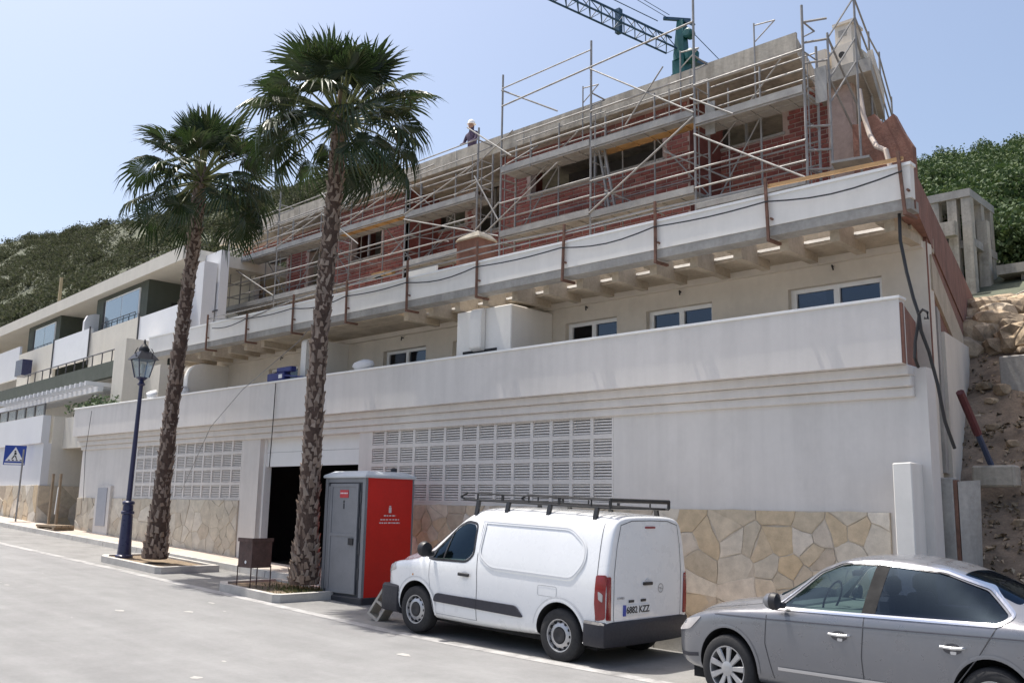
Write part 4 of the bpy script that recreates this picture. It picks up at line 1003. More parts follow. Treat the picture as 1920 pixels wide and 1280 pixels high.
for i in range(420):
    X, Y = -15.2+rs.normal()*.42, 10.45+rs.normal()*.28; X = min(-14.65, max(-16.3, X)); Y = min(10.85, max(9.7, Y)); z = G(X)+.10; h = rs.uniform(.03, .10); a = rs.rand()*6.28
    dx, dy = math.cos(a)*.012, math.sin(a)*.012; ox, oy = rs.uniform(-.04, .04, 2)
    gv += [(X-dx, Y-dy, z), (X+dx, Y+dy, z), (X+ox, Y+oy, z+h)]; gf.append((3*i, 3*i+1, 3*i+2))
meta(np_obj('weeds', gv, gf, leafmat('weed', [(.08, .10, .03), (.16, .15, .06)], .2, .7)), 'sparse weeds growing round the taller palm trunk', None, None, 'stuff')

# ------------------------------------------------------------------ street lamp
def LMP(px, py): return onY(px, py, 10.2)
lb = onY(232, 1046, 10.2); lb.z = G(lb.x)+.10
lt = onY(272, 640, 10.2)
lamp = thing('street_lamp', lb, 'navy street lamp with glass lantern beside the shorter palm', 'street lamp')
LX, LY, LZ = lb.x, lb.y, lb.z
hT = lt.z-LZ
ztp = LZ+hT
MB().lathe([(.20, 0), (.20, .05), (.16, .08), (.145, .3), (.125, .9), (.12, .98), (.15, 1.0), (.15, 1.05), (.12, 1.07), (.115, 1.2), (.14, 1.22), (.14, 1.27), (.10, 1.3)], (LX, LY, LZ), 14).build('base_column', navy, lamp, smooth=True)
lh = hT-1.05
tx_, zl0 = LX+.12, LZ+lh
MB().tube((LX, LY, LZ+1.28), (tx_, LY, zl0), .062, .045, 12).build('pole', navy, lamp, smooth=True)
MB().lathe([(.06, -.02), (.10, .02), (.06, .06), (.05, .1), (.13, .16), (.13, .18)], (tx_, LY, zl0), 12).build('collar', navy, lamp, smooth=True)
z0 = zl0+.18
cage = []
for s1, s2 in ((-1,-1), (1,-1), (1,1), (-1,1)):
    MB().tube((tx_+s1*.12, LY+s2*.12, z0), (tx_+s1*.2, LY+s2*.2, z0+.42), .014, n=5).build('cage_bar', navy, lamp)
gl_ = MB().add([(tx_+a_*s_, LY+b_*s_, z_) for s_, z_ in ((.11, z0), (.19, z0+.42)) for a_, b_ in ((-1,-1), (1,-1), (1,1), (-1,1))], [(0,1,5,4),(1,2,6,5),(2,3,7,6),(3,0,4,7)])
gl_.build('lantern_glass', glass('lantern_glass', (.8, .82, .8), .12), lamp)
MB().add([(tx_+a_*s_, LY+b_*s_, z_) for s_, z_ in ((.27, z0+.42), (.12, z0+.62)) for a_, b_ in ((-1,-1), (1,-1), (1,1), (-1,1))], [(0,3,2,1),(4,5,6,7),(0,1,5,4),(1,2,6,5),(2,3,7,6),(3,0,4,7)]).build('lantern_roof', M('lantern_black', (.006, .006, .010), .4, var=0), lamp)
MB().lathe([(.12, 0), (.13, .06), (.08, .14), (.03, .2), (.015, .3)], (tx_, LY, z0+.62), 10).build('finial', black, lamp, smooth=True)
MB().lathe([(.04, 0), (.06, .1), (.04, .22)], (tx_, LY, z0+.1), 10).build('bulb', M('frosted_bulb', (.75, .75, .72), .3), lamp, smooth=True)
for a_ in (0, 1.57, 3.14, 4.71):
    c, s_ = math.cos(a_+.4)*.24, math.sin(a_+.4)*.24; MB().path([(tx_+c, LY+s_, z0+.45), (tx_+c*1.15, LY+s_*1.15, z0+.6), (tx_+c*.9, LY+s_*.9, z0+.68)], .012, 5).build('roof_scroll', black, lamp)

# ------------------------------------------------------------------ pedestrian sign
sb_ = onY(29, 976, 12.1); sb_.z = SW(sb_.x, 12.1)
sg = thing('crossing_sign', sb_, 'blue square pedestrian crossing sign on a leaning grey pole', 'road sign')
st_ = onY(45, 842, 12.1); MB().tube(sb_, st_, .03, n=8).build('pole', galv, sg)
sc0 = onY(28, 853, 12.02); rr = .33
sgn_blue = M('sign_blue', (.012, .05, .30), .4, var=.04); sgn_white = M('sign_white', (.78, .78, .78), .4, var=.02)
ux = Vector((.42, .91, 0)).normalized(); uz = Vector((.06, 0, 1)).normalized(); un = ux.cross(uz).normalized()
def sgp(poly, off0, off1): return MB().prism(poly, lambda a_, b_: sc0+ux*a_+uz*b_+un*off0, lambda a_, b_: sc0+ux*a_+uz*b_+un*off1)
sgp([(-rr,-rr),(rr,-rr),(rr,rr),(-rr,rr)], -.015, 0).build('plate', sgn_blue, sg)
sgp([(-.28,-.20),(.28,-.20),(0,.28)], .001, .004).build('white_triangle', sgn_white, sg)
fig = M('sign_black', (.02, .02, .02), .5)
sgp([(-.03,.0),(.05,.02),(.04,.10),(-.02,.10)], .005, .007).build('walker_body', fig, sg); sgp([(-.03,.0),(-.10,-.13),(-.07,-.14),(.01,-.02)], .005, .007).build('walker_leg', fig, sg); sgp([(.03,.0),(.08,-.13),(.05,-.14),(0,-.02)], .005, .007).build('walker_leg', fig, sg)
sgp([(.0+.03*math.cos(i), .135+.03*math.sin(i)) for i in [k*math.pi/4 for k in range(8)]], .005, .007).build('walker_head', fig, sg)
for k in range(4): sgp([(-.2+k*.12,-.185),(-.13+k*.12,-.185),(-.14+k*.12,-.15),(-.19+k*.12,-.15)], .005, .007).build('crossing_stripe', fig, sg)
sgp([(-.30,-.31),(.30,-.31),(.30,-.26),(-.30,-.26)], .001, .004).build('white_bar', sgn_white, sg)

# ------------------------------------------------------------------ stakes and slab by the gap between the houses
for i, (px, pt_, pb_, lab) in enumerate(((95, 888, 975, 'short weathered wooden stake in the gap between the houses'), (109, 888, 978, 'tall weathered wooden stake with a pale strip nailed on'))):
    b = onY(px-4, pb_, 12.2); t = onY(px, pt_, 12.2); t.x = b.x+.03
    b.z = SW(b.x, 12.2); s_ = thing('wooden_stake', b, lab, 'stake'); MB().bar(b, t, .09, .06).build('post', wood_g, s_)
    if i: MB().bar(b.lerp(t, .25)+Vector((-.1, -.03, 0)), b.lerp(t, .75)+Vector((-.02, -.03, 0)), .05, .02).build('pale_strip', white_cap, s_)
q = onY(104, 985, 12.0); q.z = SW(q.x, 12.0); t = thing('wooden_pallet', q, 'dark wooden board stack lying at the foot of the stakes', 'pallet')
for k in range(3): B('board', wood_g, t, q.x-.75, q.x+.75, q.y-.3+k*.2, q.y-.13+k*.2, q.z+.07, q.z+.13)
for k in (-.6, .6): B('bearer', wood_g, t, q.x+k-.06, q.x+k+.06, q.y-.3, q.y+.3, q.z-.02, q.z+.068)

# ------------------------------------------------------------------ rusty bin on legs
bb = Vector((-15.95, 9.98, G(-15.9)+.12)); bn = thing('litter_bin', bb, 'square rusty brown litter bin on thin legs beside the taller palm', 'bin')
binm = M('bin_brown', (.075, .042, .036), .7, var=.3, scale=8)
zb0 = bb.z+.34
MB().box(-16.18, -15.72, 9.77, 10.19, zb0, zb0+.02).box(-16.18, -16.16, 9.77, 10.19, zb0+.02, zb0+.52).box(-15.74, -15.72, 9.77, 10.19, zb0+.02, zb0+.52).box(-16.16, -15.74, 9.77, 9.79, zb0+.02, zb0+.52).box(-16.16, -15.74, 10.17, 10.19, zb0+.02, zb0+.52).build('bin_body', binm, bn)
for x in (-16.18, -15.72):
    for y in (9.77, 10.19): MB().tube((x, y, bb.z-.02), (x, y, zb0+.03), .012, n=6).build('leg', binm, bn)
B('rim', binm, bn, -16.2, -15.7, 9.75, 9.768, zb0+.47, zb0+.54); B('rim', binm, bn, -15.718, -15.7, 9.768, 10.21, zb0+.47, zb0+.54)
MB().lathe([(.03, 0), (.03, .005)], (-15.92, 9.765, zb0+.1), 8, 'y').build('label_dot', sgn_white, bn)

# ------------------------------------------------------------------ portable toilet
TX0, TX1, TY0, TY1 = -14.86, -13.66, 10.72, 11.86
tz = G(-14.2); tl = thing('portable_toilet', (-14.2, 11.3, tz), 'red portable toilet with grey door and pale roof', 'portable toilet')
red = M('red_plastic', (.62, .016, .009), .4, var=.08, scale=2); greyp = M('grey_plastic', (.2, .205, .22), .5, var=.08, scale=3); lightp = M('pale_roof_plastic', (.55, .58, .61), .45, var=.05); dk = M('charcoal_plastic', (.03, .032, .04), .5, var=.1)
H0, H1 = tz+.10, tz+2.2
B('skid_base', dk, tl, TX0-.02, TX1+.02, TY0-.02, TY1+.02, tz-.05, H0, bevel=.02)
B('side_panel', red, tl, TX1-.04, TX1, TY0+.06, TY1-.03, H0, H1); B('side_panel', red, tl, TX0, TX0+.04, TY0+.06, TY1-.03, H0, H1); B('back_panel', red, tl, TX0+.04, TX1-.04, TY1-.06, TY1-.03, H0, H1)
for x in (TX0, TX1-.08): B('corner_post', greyp, tl, x, x+.08, TY0, TY0+.058, H0, H1)
B('corner_post', greyp, tl, TX1-.03, TX1+.006, TY1-.03, TY1+.005, H0, H1)
B('door_header', greyp, tl, TX0+.08, TX1-.08, TY0+.01, TY0+.05, H1-.08, H1)
dx0, dx1 = TX0+.16, TX1-.2
B('door_surround', dk, tl, TX0+.08, TX1-.08, TY0+.03, TY0+.05, H0, H1-.08)
dr = B('door', greyp, tl, dx0, dx1, TY0+.008, TY0+.03, H0+.04, H1-.1, bevel=.006)
for a0, a1, b0, b1 in ((dx0, dx0+.07, H0+.05, H1-.11), (dx1-.07, dx1, H0+.05, H1-.11), (dx0+.07, dx1-.07, H0+.05, H0+.1), (dx0+.07, dx1-.07, H1-.16, H1-.11), (dx0+.07, dx1-.07, H0+1.05, H0+1.1)):
    B('door_rib', greyp, dr, a0, a1, TY0-.004, TY0+.008, b0, b1)
B('latch', black, dr, dx1-.22, dx1-.08, TY0-.02, TY0-.004, H0+.9, H0+1.02); B('hinge_bar', greyp, dr, TX0+.1, dx0-.01, TY0+.0, TY0+.03, H0+.1, H1-.15)
for k in range(4): B('vent_slit', dk, tl, TX1-.15, TX1-.1, TY0+.0, TY0+.03, H0+.3+k*.45, H0+.5+k*.45)
B('sticker', M('sticker_red', (.45, .03, .04), .4), dr, dx0+.3, dx0+.55, TY0-.001, TY0+.007, H1-.36, H1-.22)
rf_ = MB().add([(TX0-.04,TY0-.04,H1),(TX1+.04,TY0-.04,H1),(TX1+.04,TY1+.04,H1),(TX0-.04,TY1+.04,H1),(TX0-.04,TY0-.04,H1+.05),(TX1+.04,TY0-.04,H1+.05),(TX1+.04,TY1+.04,H1+.05),(TX0-.04,TY1+.04,H1+.05),(TX0+.1,TY0+.12,H1+.13),(TX1-.1,TY0+.12,H1+.13),(TX1-.1,TY1-.12,H1+.13),(TX0+.1,TY1-.12,H1+.13)],
   [(0,3,2,1),(0,1,5,4),(1,2,6,5),(2,3,7,6),(3,0,4,7),(4,5,9,8),(5,6,10,9),(6,7,11,10),(7,4,8,11),(8,9,10,11)])
rf_.build('roof', lightp, tl, bevel=.012)
MB().lathe([(.06, 0), (.06, .08), (.02, .1)], (TX1-.3, TY1-.25, H1+.12), 10).build('vent_cap', dk, tl)
# little print on door and side: text
def text(parent, body, size, mat, mw, name='lettering', align='CENTER', ext=.0015, bold=0):
    cu = bpy.data.curves.new(name, 'FONT'); cu.body = body; cu.size = size; cu.align_x = align; cu.align_y = 'CENTER'; cu.extrude = ext; cu.offset = bold; cu.resolution_u = 3
    ob = bpy.data.objects.new('tmp_text', cu); COL.objects.link(ob); dg = bpy.context.evaluated_depsgraph_get()
    me = bpy.data.meshes.new_from_object(ob.evaluated_get(dg)); bpy.data.objects.remove(ob); bpy.data.curves.remove(cu)
    me.materials.clear(); me.materials.append(mat); o = mesh_obj(name, me, parent); o.matrix_local = mw; return o
def face_mat(o, xa, ya):
    xa, ya = Vector(xa), Vector(ya); za = xa.cross(ya); return Matrix(((xa.x, ya.x, za.x, o[0]), (xa.y, ya.y, za.y, o[1]), (xa.z, ya.z, za.z, o[2]), (0, 0, 0, 1)))
wo_ = woff(dr)
cx_, cz_ = TX1+.003, H0+1.42
prt = M('print_white', (.72, .66, .66), .5, var=0)
wt_ = Vector((-14.2, 11.3, tz))
cyy = (TY0+TY1)/2+.02
for z_, s_, y_ in ((.0, .05, .14), (-.07, .045, .22), (-.13, .05, .24)):     # unreadable small print on the red side, kept as broken bars
    k = -y_
    while k < y_:
        l_ = rnd.uniform(.02, .06); B('print_bar', prt, tl, TX1, TX1+.002, cyy+k, cyy+min(k+l_, y_), cz_+z_, cz_+z_+s_*.45); k += l_+rnd.uniform(.012, .03)
MB().box(TX1, TX1+.002, cyy-.03, cyy+.03, cz_+.06, cz_+.16).box(TX1, TX1+.002, cyy-.02, cyy+.02, cz_+.165, cz_+.19).build('printed_emblem', prt, tl)
for k in range(5): B('print_bar', prt, dr, dx0+.315+k*.045, dx0+.345+k*.045, TY0-.003, TY0-.001, H1-.29, H1-.265)
MB().box(dx0+.40, dx0+.44, TY0+.004, TY0+.007, H1-.56, H1-.46).lathe([(.025, -.003), (.025, 0)], (dx0+.42, TY0+.007, H1-.43), 8, 'y').build('toilet_symbol', dk, dr)

# ------------------------------------------------------------------ leaning hollow concrete block
hb = MB(); 
for a0, a1, b0, b1 in ((0, .4, 0, .03), (0, .4, .17, .2), (0, .03, .03, .17), (.185, .215, .03, .17), (.37, .4, .03, .17)): hb.box(a0, a1, b0, b1, 0, .2)
cbk = hb.build('hollow_block', M('block_grey', (.44, .41, .36), .95, var=.12, scale=5, bump=.4), None, label='hollow concrete block tilted on its corner between toilet and van', cat='block')
cbk.rotation_euler = (math.radians(74), math.radians(-58), math.radians(30)); cbk.scale = (1.25, 1.25, 1.25)
q = onY(722, 1113, 10.0); cbk.location = (q.x, 10.0, G(q.x)+.24)

# ------------------------------------------------------------------ clutter on the terrace
blu = M('blue_plastic', (.02, .03, .16), .5, var=.15)
q0, q1 = onY(515, 705, 12.35), onY(575, 693, 12.35)
ck = thing('blue_toolbox', (q0.x+.6, 12.3, 2.81), 'dark blue tool case lying on the parapet by the left window', 'tool box')
MB().box(q0.x, q1.x-.6, 12.14, 12.34, 2.812, 3.0).build('case', blu, ck, bevel=.02); MB().box(q0.x+.35, q0.x+.95, 12.16, 12.32, 3.0, 3.12).build('case_top', blu, ck, bevel=.02)
MB().bar((q1.x-.62, 12.24, 2.92), (q1.x+.1, 12.24, 2.83), .16, .03).build('lid', blu, ck); B('white_label', sgn_white, ck, q0.x+.5, q0.x+.64, 12.13, 12.139, 2.86, 2.95)
for i, (px, py, lab) in enumerate(((290, 742, 'small white sack lying at the left end of the parapet'), (345, 735, 'crumpled white sack on the parapet beside the shorter palm'), (685, 690, 'white bundle of cloth on the parapet near the middle window'))):
    q = onY(px, py, 12.3)
    b = iv*(1+.4*np.array([mnoise.noise(Vector(p)*1.6+Vector((i*5, 0, 0))) for p in iv]))[:, None]*[.3, .1, .13]
    me = bpy.data.meshes.new('sack'); me.from_pydata([tuple(p) for p in b], [], [tuple(f) for f in itf]); me.materials.append(nwhite)
    o = mesh_obj('sack', me, None, (q.x, 12.24, 2.91)); meta(o, lab, 'sack'); me.polygons.foreach_set('use_smooth', [True]*len(me.polygons))
q = onY(163, 765, 14.2); bs_ = []
for i in range(14): px = 145+i*6; q = onY(px, 757+rs.uniform(-6, 5), 13.4); bs_.append((q.x, 13.4+rs.uniform(-.3, .3), q.z-.1, rs.uniform(.22, .38), .28))
o = leafcloud('terrace_plants', bs_, leafmat('hedge_leaf', [(.05, .09, .04), (.09, .13, .06), (.07, .11, .06)], .2, .6), None, 700, .06); meta(o, 'leafy green plants spilling along the neighbouring terrace edge', 'plants')
B('planter_trough', nbeige, None, min(b[0] for b in bs_)-.2, max(b[0] for b in bs_)+.2, 13.1, 13.7, 1.7, 2.75, label='beige planter trough under the terrace plants', cat='planter')
q = onY(797, 508, 12.9); B('white_board', white_cap, None, q.x-.45, q.x+.45, 12.8, 12.86, 4.26, 4.95, label='white insulation board leaning behind the slab fascia', cat='board')

# ------------------------------------------------------------------ worker on the roof
wx = onY(886, 250, 19.3).x
wk = thing('person', (wx, 19.3, ROOF1), 'person in white helmet and dark work clothes standing on the roof', 'person', local=True)
def skin(name, verts, edges, radii, mat, parent, root=0):
    me = bpy.data.meshes.new(name); me.from_pydata(verts, edges, []); o = mesh_obj(name, me, parent)
    md = o.modifiers.new('s', 'SKIN'); md.use_smooth_shade = True
    for i, r in enumerate(radii): me.skin_vertices[0].data[i].radius = (r, r); me.skin_vertices[0].data[i].use_root = i == root
    ss = o.modifiers.new('u', 'SUBSURF'); ss.levels = ss.render_levels = 2
    dg = bpy.context.evaluated_depsgraph_get(); me2 = bpy.data.meshes.new_from_object(o.evaluated_get(dg)); o.modifiers.clear(); o.data = me2; me2.materials.clear(); me2.materials.append(mat); return o
skm = M('skin', (.35, .2, .14), .6)
wb = skin('body', [(0,0,.92),(0,0,1.12),(0,-.03,1.36),(0,-.04,1.48),(0,-.05,1.60),(0,-.05,1.70),(.2,-.03,1.38),(.27,-.12,1.12),(.22,-.3,.98),(-.2,-.03,1.38),(-.27,-.10,1.12),(-.2,-.28,1.0),(.1,0,.88),(.11,-.04,.48),(.11,.02,.06),(-.1,0,.88),(-.11,-.02,.48),(-.11,.03,.06),(.11,-.12,.04),(-.11,-.11,.04),(.2,-.36,.95),(-.18,-.34,.97)],
  [(0,1),(1,2),(2,3),(3,4),(4,5),(2,6),(6,7),(7,8),(2,9),(9,10),(10,11),(0,12),(12,13),(13,14),(0,15),(15,16),(16,17),(14,18),(17,19),(8,20),(11,21)],
  [.14,.13,.15,.06,.095,.085,.065,.048,.036,.065,.048,.036,.085,.065,.045,.085,.065,.045,.04,.04,.035,.035], M('work_clothes', (.07, .05, .09), .9, var=.2, scale=8), wk)
MB().lathe([(.145, .0), (.118, .012), (.115, .06), (.09, .12), (.04, .15), (.005, .155)], (0, -.055, 1.685), 14).build('helmet', sgn_white, wk, smooth=True)
MB().lathe([(.04, -.1), (.075, -.06), (.088, .0), (.085, .06)], (0, -.07, 1.63), 12).build('face', skm, wk, smooth=True)
# ------------------------------------------------------------------ vehicles
def loft_body(stations, sec):
    """stations: list of parameter tuples; sec(params)-> half section points (y>=0) bottom centre to top centre"""
    vs, fs = [], []; ring = None
    for st in stations:
        h = sec(st); x = st[0]
        full = [(x, y, z) for y, z in h]+[(x, -y, z) for y, z in h[-2:0:-1]]
        vs += full; ring = len(full); nh = len(h)
    k = len(stations)
    for i in range(k-1):
        for j in range(ring): fs.append((i*ring+j, i*ring+(j+1) % ring, (i+1)*ring+(j+1) % ring, (i+1)*ring+j))
    def cap(o):
        # quads between left and right points of equal height
        f = []
        for j in range(nh-1):
            l0, l1 = o+j, o+j+1; r0 = o+(ring-j) % ring; r1 = o+(ring-j-1) % ring
            q = [l0, l1, r1, r0]; q2 = []
            for a in q:
                if a not in q2: q2.append(a)
            if len(q2) >= 3: f.append(tuple(q2))
        return f
    fs += cap(0)+cap((k-1)*ring)
    return vs, fs
def carve(name, vs, fs, paint, inner, cutters, parent, levels=2):
    me = bpy.data.meshes.new(name); me.from_pydata(vs, [], fs)
    bm = bmesh.new(); bm.from_mesh(me); bmesh.ops.recalc_face_normals(bm, faces=bm.faces); bm.to_mesh(me); bm.free()
    cabin = M('cabin_lining', (.20, .20, .19), .8)
    me.materials.append(paint); me.materials.append(inner); me.materials.append(cabin)
    me.polygons.foreach_set('use_smooth', [True]*len(me.polygons))
    o = bpy.data.objects.new('tmp_body', me); COL.objects.link(o)
    ss = o.modifiers.new('s', 'SUBSURF'); ss.levels = ss.render_levels = levels
    dg = bpy.context.evaluated_depsgraph_get(); ev = o.evaluated_get(dg).to_mesh()
    bvh = BVHTree.FromPolygons([v.co.copy() for v in ev.vertices], [tuple(p.vertices) for p in ev.polygons])
    o.evaluated_get(dg).to_mesh_clear()
    cm = MB()
    tmp = []
    for c in cutters:
        c, ci = c if isinstance(c, tuple) else (c, 1)
        m2, _ = c.mesh('cutter', [paint, inner, cabin], center=False)
        for p in m2.polygons: p.material_index = ci
        co = bpy.data.objects.new('tmp_cut', m2); COL.objects.link(co); tmp.append(co)
        b = o.modifiers.new('b', 'BOOLEAN'); b.operation = 'DIFFERENCE'; b.object = co; b.solver = 'EXACT'
        try: b.material_mode = 'INDEX'
        except Exception: pass
    dg = bpy.context.evaluated_depsgraph_get(); dg.update()
    me2 = bpy.data.meshes.new_from_object(o.evaluated_get(dg)); me2.name = name
    for t in tmp: bpy.data.objects.remove(t)
    bpy.data.objects.remove(o)
    me2.set_sharp_from_angle(angle=math.radians(35))
    ob = mesh_obj(name, me2, parent)
    return ob, bvh
AX = {'L': (Vector((0, 3, 0)), 1), 'R': (Vector((0, -3, 0)), 1), 'B': (Vector((-5, 0, 0)), 0), 'F': (Vector((5, 0, 0)), 0), 'T': (Vector((0, 0, 4)), 2)}
def hit(bvh, side, u, v):
    if side in 'LR': o = Vector((u, 3 if side == 'L' else -3, v)); d = Vector((0, -1 if side == 'L' else 1, 0))
    elif side in 'BF': o = Vector((-5 if side == 'B' else 5, u, v)); d = Vector((1 if side == 'B' else -1, 0, 0))
    else: o = Vector((u, v, 4)); d = Vector((0, 0, -1))
    loc, n, _, _ = bvh.ray_cast(o, d)
    if loc is None: return o+d*(2.1 if side in 'LR' else 2.85), -d
    if n.dot(d) > 0: n = -n
    return loc, n
def dens(poly, step):
    out = []
    for a, b in zip(poly, poly[1:]+poly[:1]):
        l = math.hypot(a[0]-b[0], a[1]-b[1]); k = max(1, int(l/step))
        for i in range(k): out.append((a[0]+(b[0]-a[0])*i/k, a[1]+(b[1]-a[1])*i/k))
    return out
def round_poly(poly, r, n=4):
    out = []
    m = len(poly)
    for i in range(m):
        p, c, q = Vector(poly[i-1]), Vector(poly[i]), Vector(poly[(i+1) % m])
        a = (p-c); b = (q-c); ra = min(r, a.length*.45, b.length*.45); s, e = c+a.normalized()*ra, c+b.normalized()*ra
        for k in range(n+1):
            t = k/n; w_ = (1-t)**2*s+2*t*(1-t)*c+t*t*e; out.append((w_.x, w_.y))
    return out
def patch(bvh, side, poly, off, name, mat, parent, step=.06, depth=.01, smooth=True):
    P_ = dens(poly, step); n = len(P_)
    xs = [p[0] for p in P_]; zs = [p[1] for p in P_]
    pts = [Vector(p) for p in P_]
    def inside(x, z):
        c = False
        for (x1, z1), (x2, z2) in zip(poly, poly[1:]+poly[:1]):
            if (z1 > z) != (z2 > z) and x < (x2-x1)*(z-z1)/(z2-z1)+x1: c = not c
        return c
    x = min(xs)+step
    while x < max(xs):
        z = min(zs)+step
        while z < max(zs):
            if inside(x, z) and min((p[0]-x)**2+(p[1]-z)**2 for p in P_) > (step*.4)**2: pts.append(Vector((x, z)))
            z += step
        x += step
    vv, ee, ff, _, _, _ = delaunay_2d_cdt(pts, [(i, (i+1) % n) for i in range(n)], [list(range(n))], 1, 1e-5)
    V = []; N = []
    for p in vv:
        l, nn = hit(bvh, side, p.x, p.y); V.append(l+nn*off); N.append(nn)
    mb = MB(); mb.add(V, [tuple(f) for f in ff])
    if depth:
        base = len(V); W_ = []
        for i in range(n):
            l, nn = hit(bvh, side, *P_[i]); W_.append(l-nn*depth)
        mb.v += [tuple(p) for p in W_]
        idx = {}
        for i, p in enumerate(vv): idx[(round(p.x, 5), round(p.y, 5))] = i
        for i in range(n):
            a, b = idx.get((round(P_[i][0], 5), round(P_[i][1], 5))), idx.get((round(P_[(i+1) % n][0], 5), round(P_[(i+1) % n][1], 5)))
            if a is not None and b is not None: mb.f.append((a, b, base+(i+1) % n, base+i)); mb.mi.append(0)
    me = bpy.data.meshes.new(name); me.from_pydata(mb.v, [], mb.f); me.materials.append(mat)
    bm = bmesh.new(); bm.from_mesh(me); bmesh.ops.recalc_face_normals(bm, faces=bm.faces)
    bm.normal_update()
    f0 = max(bm.faces, key=lambda f: f.calc_area()); out = {'L': (0,1,0), 'R': (0,-1,0), 'B': (-1,0,0), 'F': (1,0,0), 'T': (0,0,1)}[side]
    if f0.normal.dot(Vector(out)) < 0: bmesh.ops.reverse_faces(bm, faces=bm.faces)
    bm.to_mesh(me); bm.free()
    if smooth: me.polygons.foreach_set('use_smooth', [True]*len(me.polygons)); me.set_sharp_from_angle(angle=math.radians(35))
    return mesh_obj(name, me, parent)
def seam(bvh, side, line, wd, off, name, mat, parent, closed=False, step=.05):
    pts = []
    L2 = line+[line[0]] if closed else line
    for a, b in zip(L2, L2[1:]):
        l = math.hypot(a[0]-b[0], a[1]-b[1]); k = max(1, int(l/step))
        for i in range(k): pts.append(Vector((a[0]+(b[0]-a[0])*i/k, a[1]+(b[1]-a[1])*i/k)))
    if not closed: pts.append(Vector(L2[-1]))
    n = len(pts); vs = []
    for i, p in enumerate(pts):
        q = pts[(i+1) % n] if closed else pts[min(i+1, n-1)]; o = pts[i-1] if closed else pts[max(i-1, 0)]
        d = (q-o); d = d.normalized() if d.length > 0 else Vector((1, 0)); s = Vector((-d.y, d.x))*wd/2
        for e, of in ((-1, off), (0, off+.001), (1, off)):
            l, nn = hit(bvh, side, *(p+s*e)); vs.append(l+nn*of)
    fs = []
    for i in range(n if closed else n-1):
        j = (i+1) % n
        fs += [(i*3, j*3, j*3+1, i*3+1), (i*3+1, j*3+1, j*3+2, i*3+2)]
    me = bpy.data.meshes.new(name); me.from_pydata([tuple(v) for v in vs], [], fs); me.materials.append(mat)
    return mesh_obj(name, me, parent)
def place(root, X, Y, Z, sl):
    a = math.atan(sl); c, s = math.cos(a), math.sin(a)
    root.matrix_world = Matrix(((-c, 0, s, X), (0, -1, 0, Y), (s, 0, c, Z), (0, 0, 0, 1)))
tyre_m = M('tyre_rubber', (.022, .022, .024), .85, var=.15, scale=12)
liner_m = M('arch_black', (.012, .012, .013), .9, var=.1)
seam_m = M('panel_gap', (.05, .05, .055), .7, var=0)
chrome = M('chrome_trim', (.75, .77, .8), .18, metal=1, var=0)
car_glass = glass('car_glass_clear', (.46, .57, .56), .03)
car_dark = glass('car_glass_dark', (.10, .11, .17), .02)
screen_glass = M('windscreen_glass', (.03, .035, .045), .05, var=0, spec=.8)
red_lens = M('red_lens', (.21, .006, .010), .15, var=.1, scale=20, coat=.6)
clear_lens = M('clear_lens', (.42, .40, .40), .15, var=.1, coat=.6)
seat_m = M('seat_grey', (.10, .10, .11), .8); seat_b = M('seat_beige', (.30, .29, .26), .8)
def wheel(parent, x, y, r, wdt, rim_r, style, s):
    """s=+1 for the left side"""
    t = MB().lathe([(rim_r, -wdt/2), (rim_r+.02, -wdt/2-.004), (r-.03, -wdt/2), (r-.006, -wdt/2+.02), (r, -wdt/2+.05), (r, wdt/2-.05), (r-.006, wdt/2-.02), (r-.03, wdt/2), (rim_r+.02, wdt/2+.004), (rim_r, wdt/2)], (x, y, r), 40, 'y', close=True)
    w_ = t.build('wheel', tyre_m, parent, smooth=True)
    f = y+s*wdt/2
    silver = M('wheel_silver', (.47, .47, .48), .38, metal=.6, var=.06, scale=8)
    def lath(prof, mat, nm, n=32): return MB().lathe([(a, f+s*b) for a, b in prof], (x, 0, r), n, 'y').build(nm, mat, w_, smooth=True)
    lath([(rim_r+.003, -.16), (rim_r+.002, -.002), (rim_r-.012, -.004), (rim_r-.02, -.03), (rim_r-.025, -.16)], silver, 'rim')
    lath([(rim_r-.02, -.12), (rim_r-.021, -.125)], liner_m, 'brake_void')
    if style == 'steel':
        lath([(rim_r-.028, -.05), (rim_r*.72, -.018), (rim_r*.52, -.012), (rim_r*.5, -.05)], silver, 'wheel_disc')
        for k in range(12):
            a = 2*math.pi*k/12; c = Vector((x+math.cos(a)*rim_r*.80, f-s*.0335, r+math.sin(a)*rim_r*.80))
            rd = Vector((math.cos(a), 0, math.sin(a)))
            MB().bar(c-rd*.016+Vector((0, s*.0, 0)), c+rd*.020, .03, .026, up=(0, 1, 0)).build('vent_hole', liner_m, w_)
        lath([(rim_r*.5, -.03), (rim_r*.45, -.004), (rim_r*.2, .0), (rim_r*.18, -.002)], black, 'hub_cap')
    else:
        for k in range(9):
            a = 2*math.pi*k/9+.3; rd = Vector((math.cos(a), 0, math.sin(a)))
            p0, p1 = Vector((x, f-s*.02, r))+rd*.05, Vector((x, f-s*.012, r))+rd*(rim_r-.012)
            tn = Vector((-rd.z, 0, rd.x)); q = []
            for p, w1 in ((p0, .022), (p1, .034)):
                for e, d in ((-1, 0), (1, 0), (.7, s*.014), (-.7, s*.014)): q.append(p+tn*e*w1+Vector((0, d, 0)))
            MB().add(q, [(0,3,2,1),(4,5,6,7),(0,1,5,4),(1,2,6,5),(2,3,7,6),(3,0,4,7)]).build('spoke', silver, w_)
        lath([(.075, -.03), (.07, -.004), (.03, .006), (.02, .006)], silver, 'hub_cap')
    return w_
def cyl_cut(x, z, r, y0, y1): return MB().lathe([(r, y0), (r, y1)], (x, 0, z), 36, 'y')
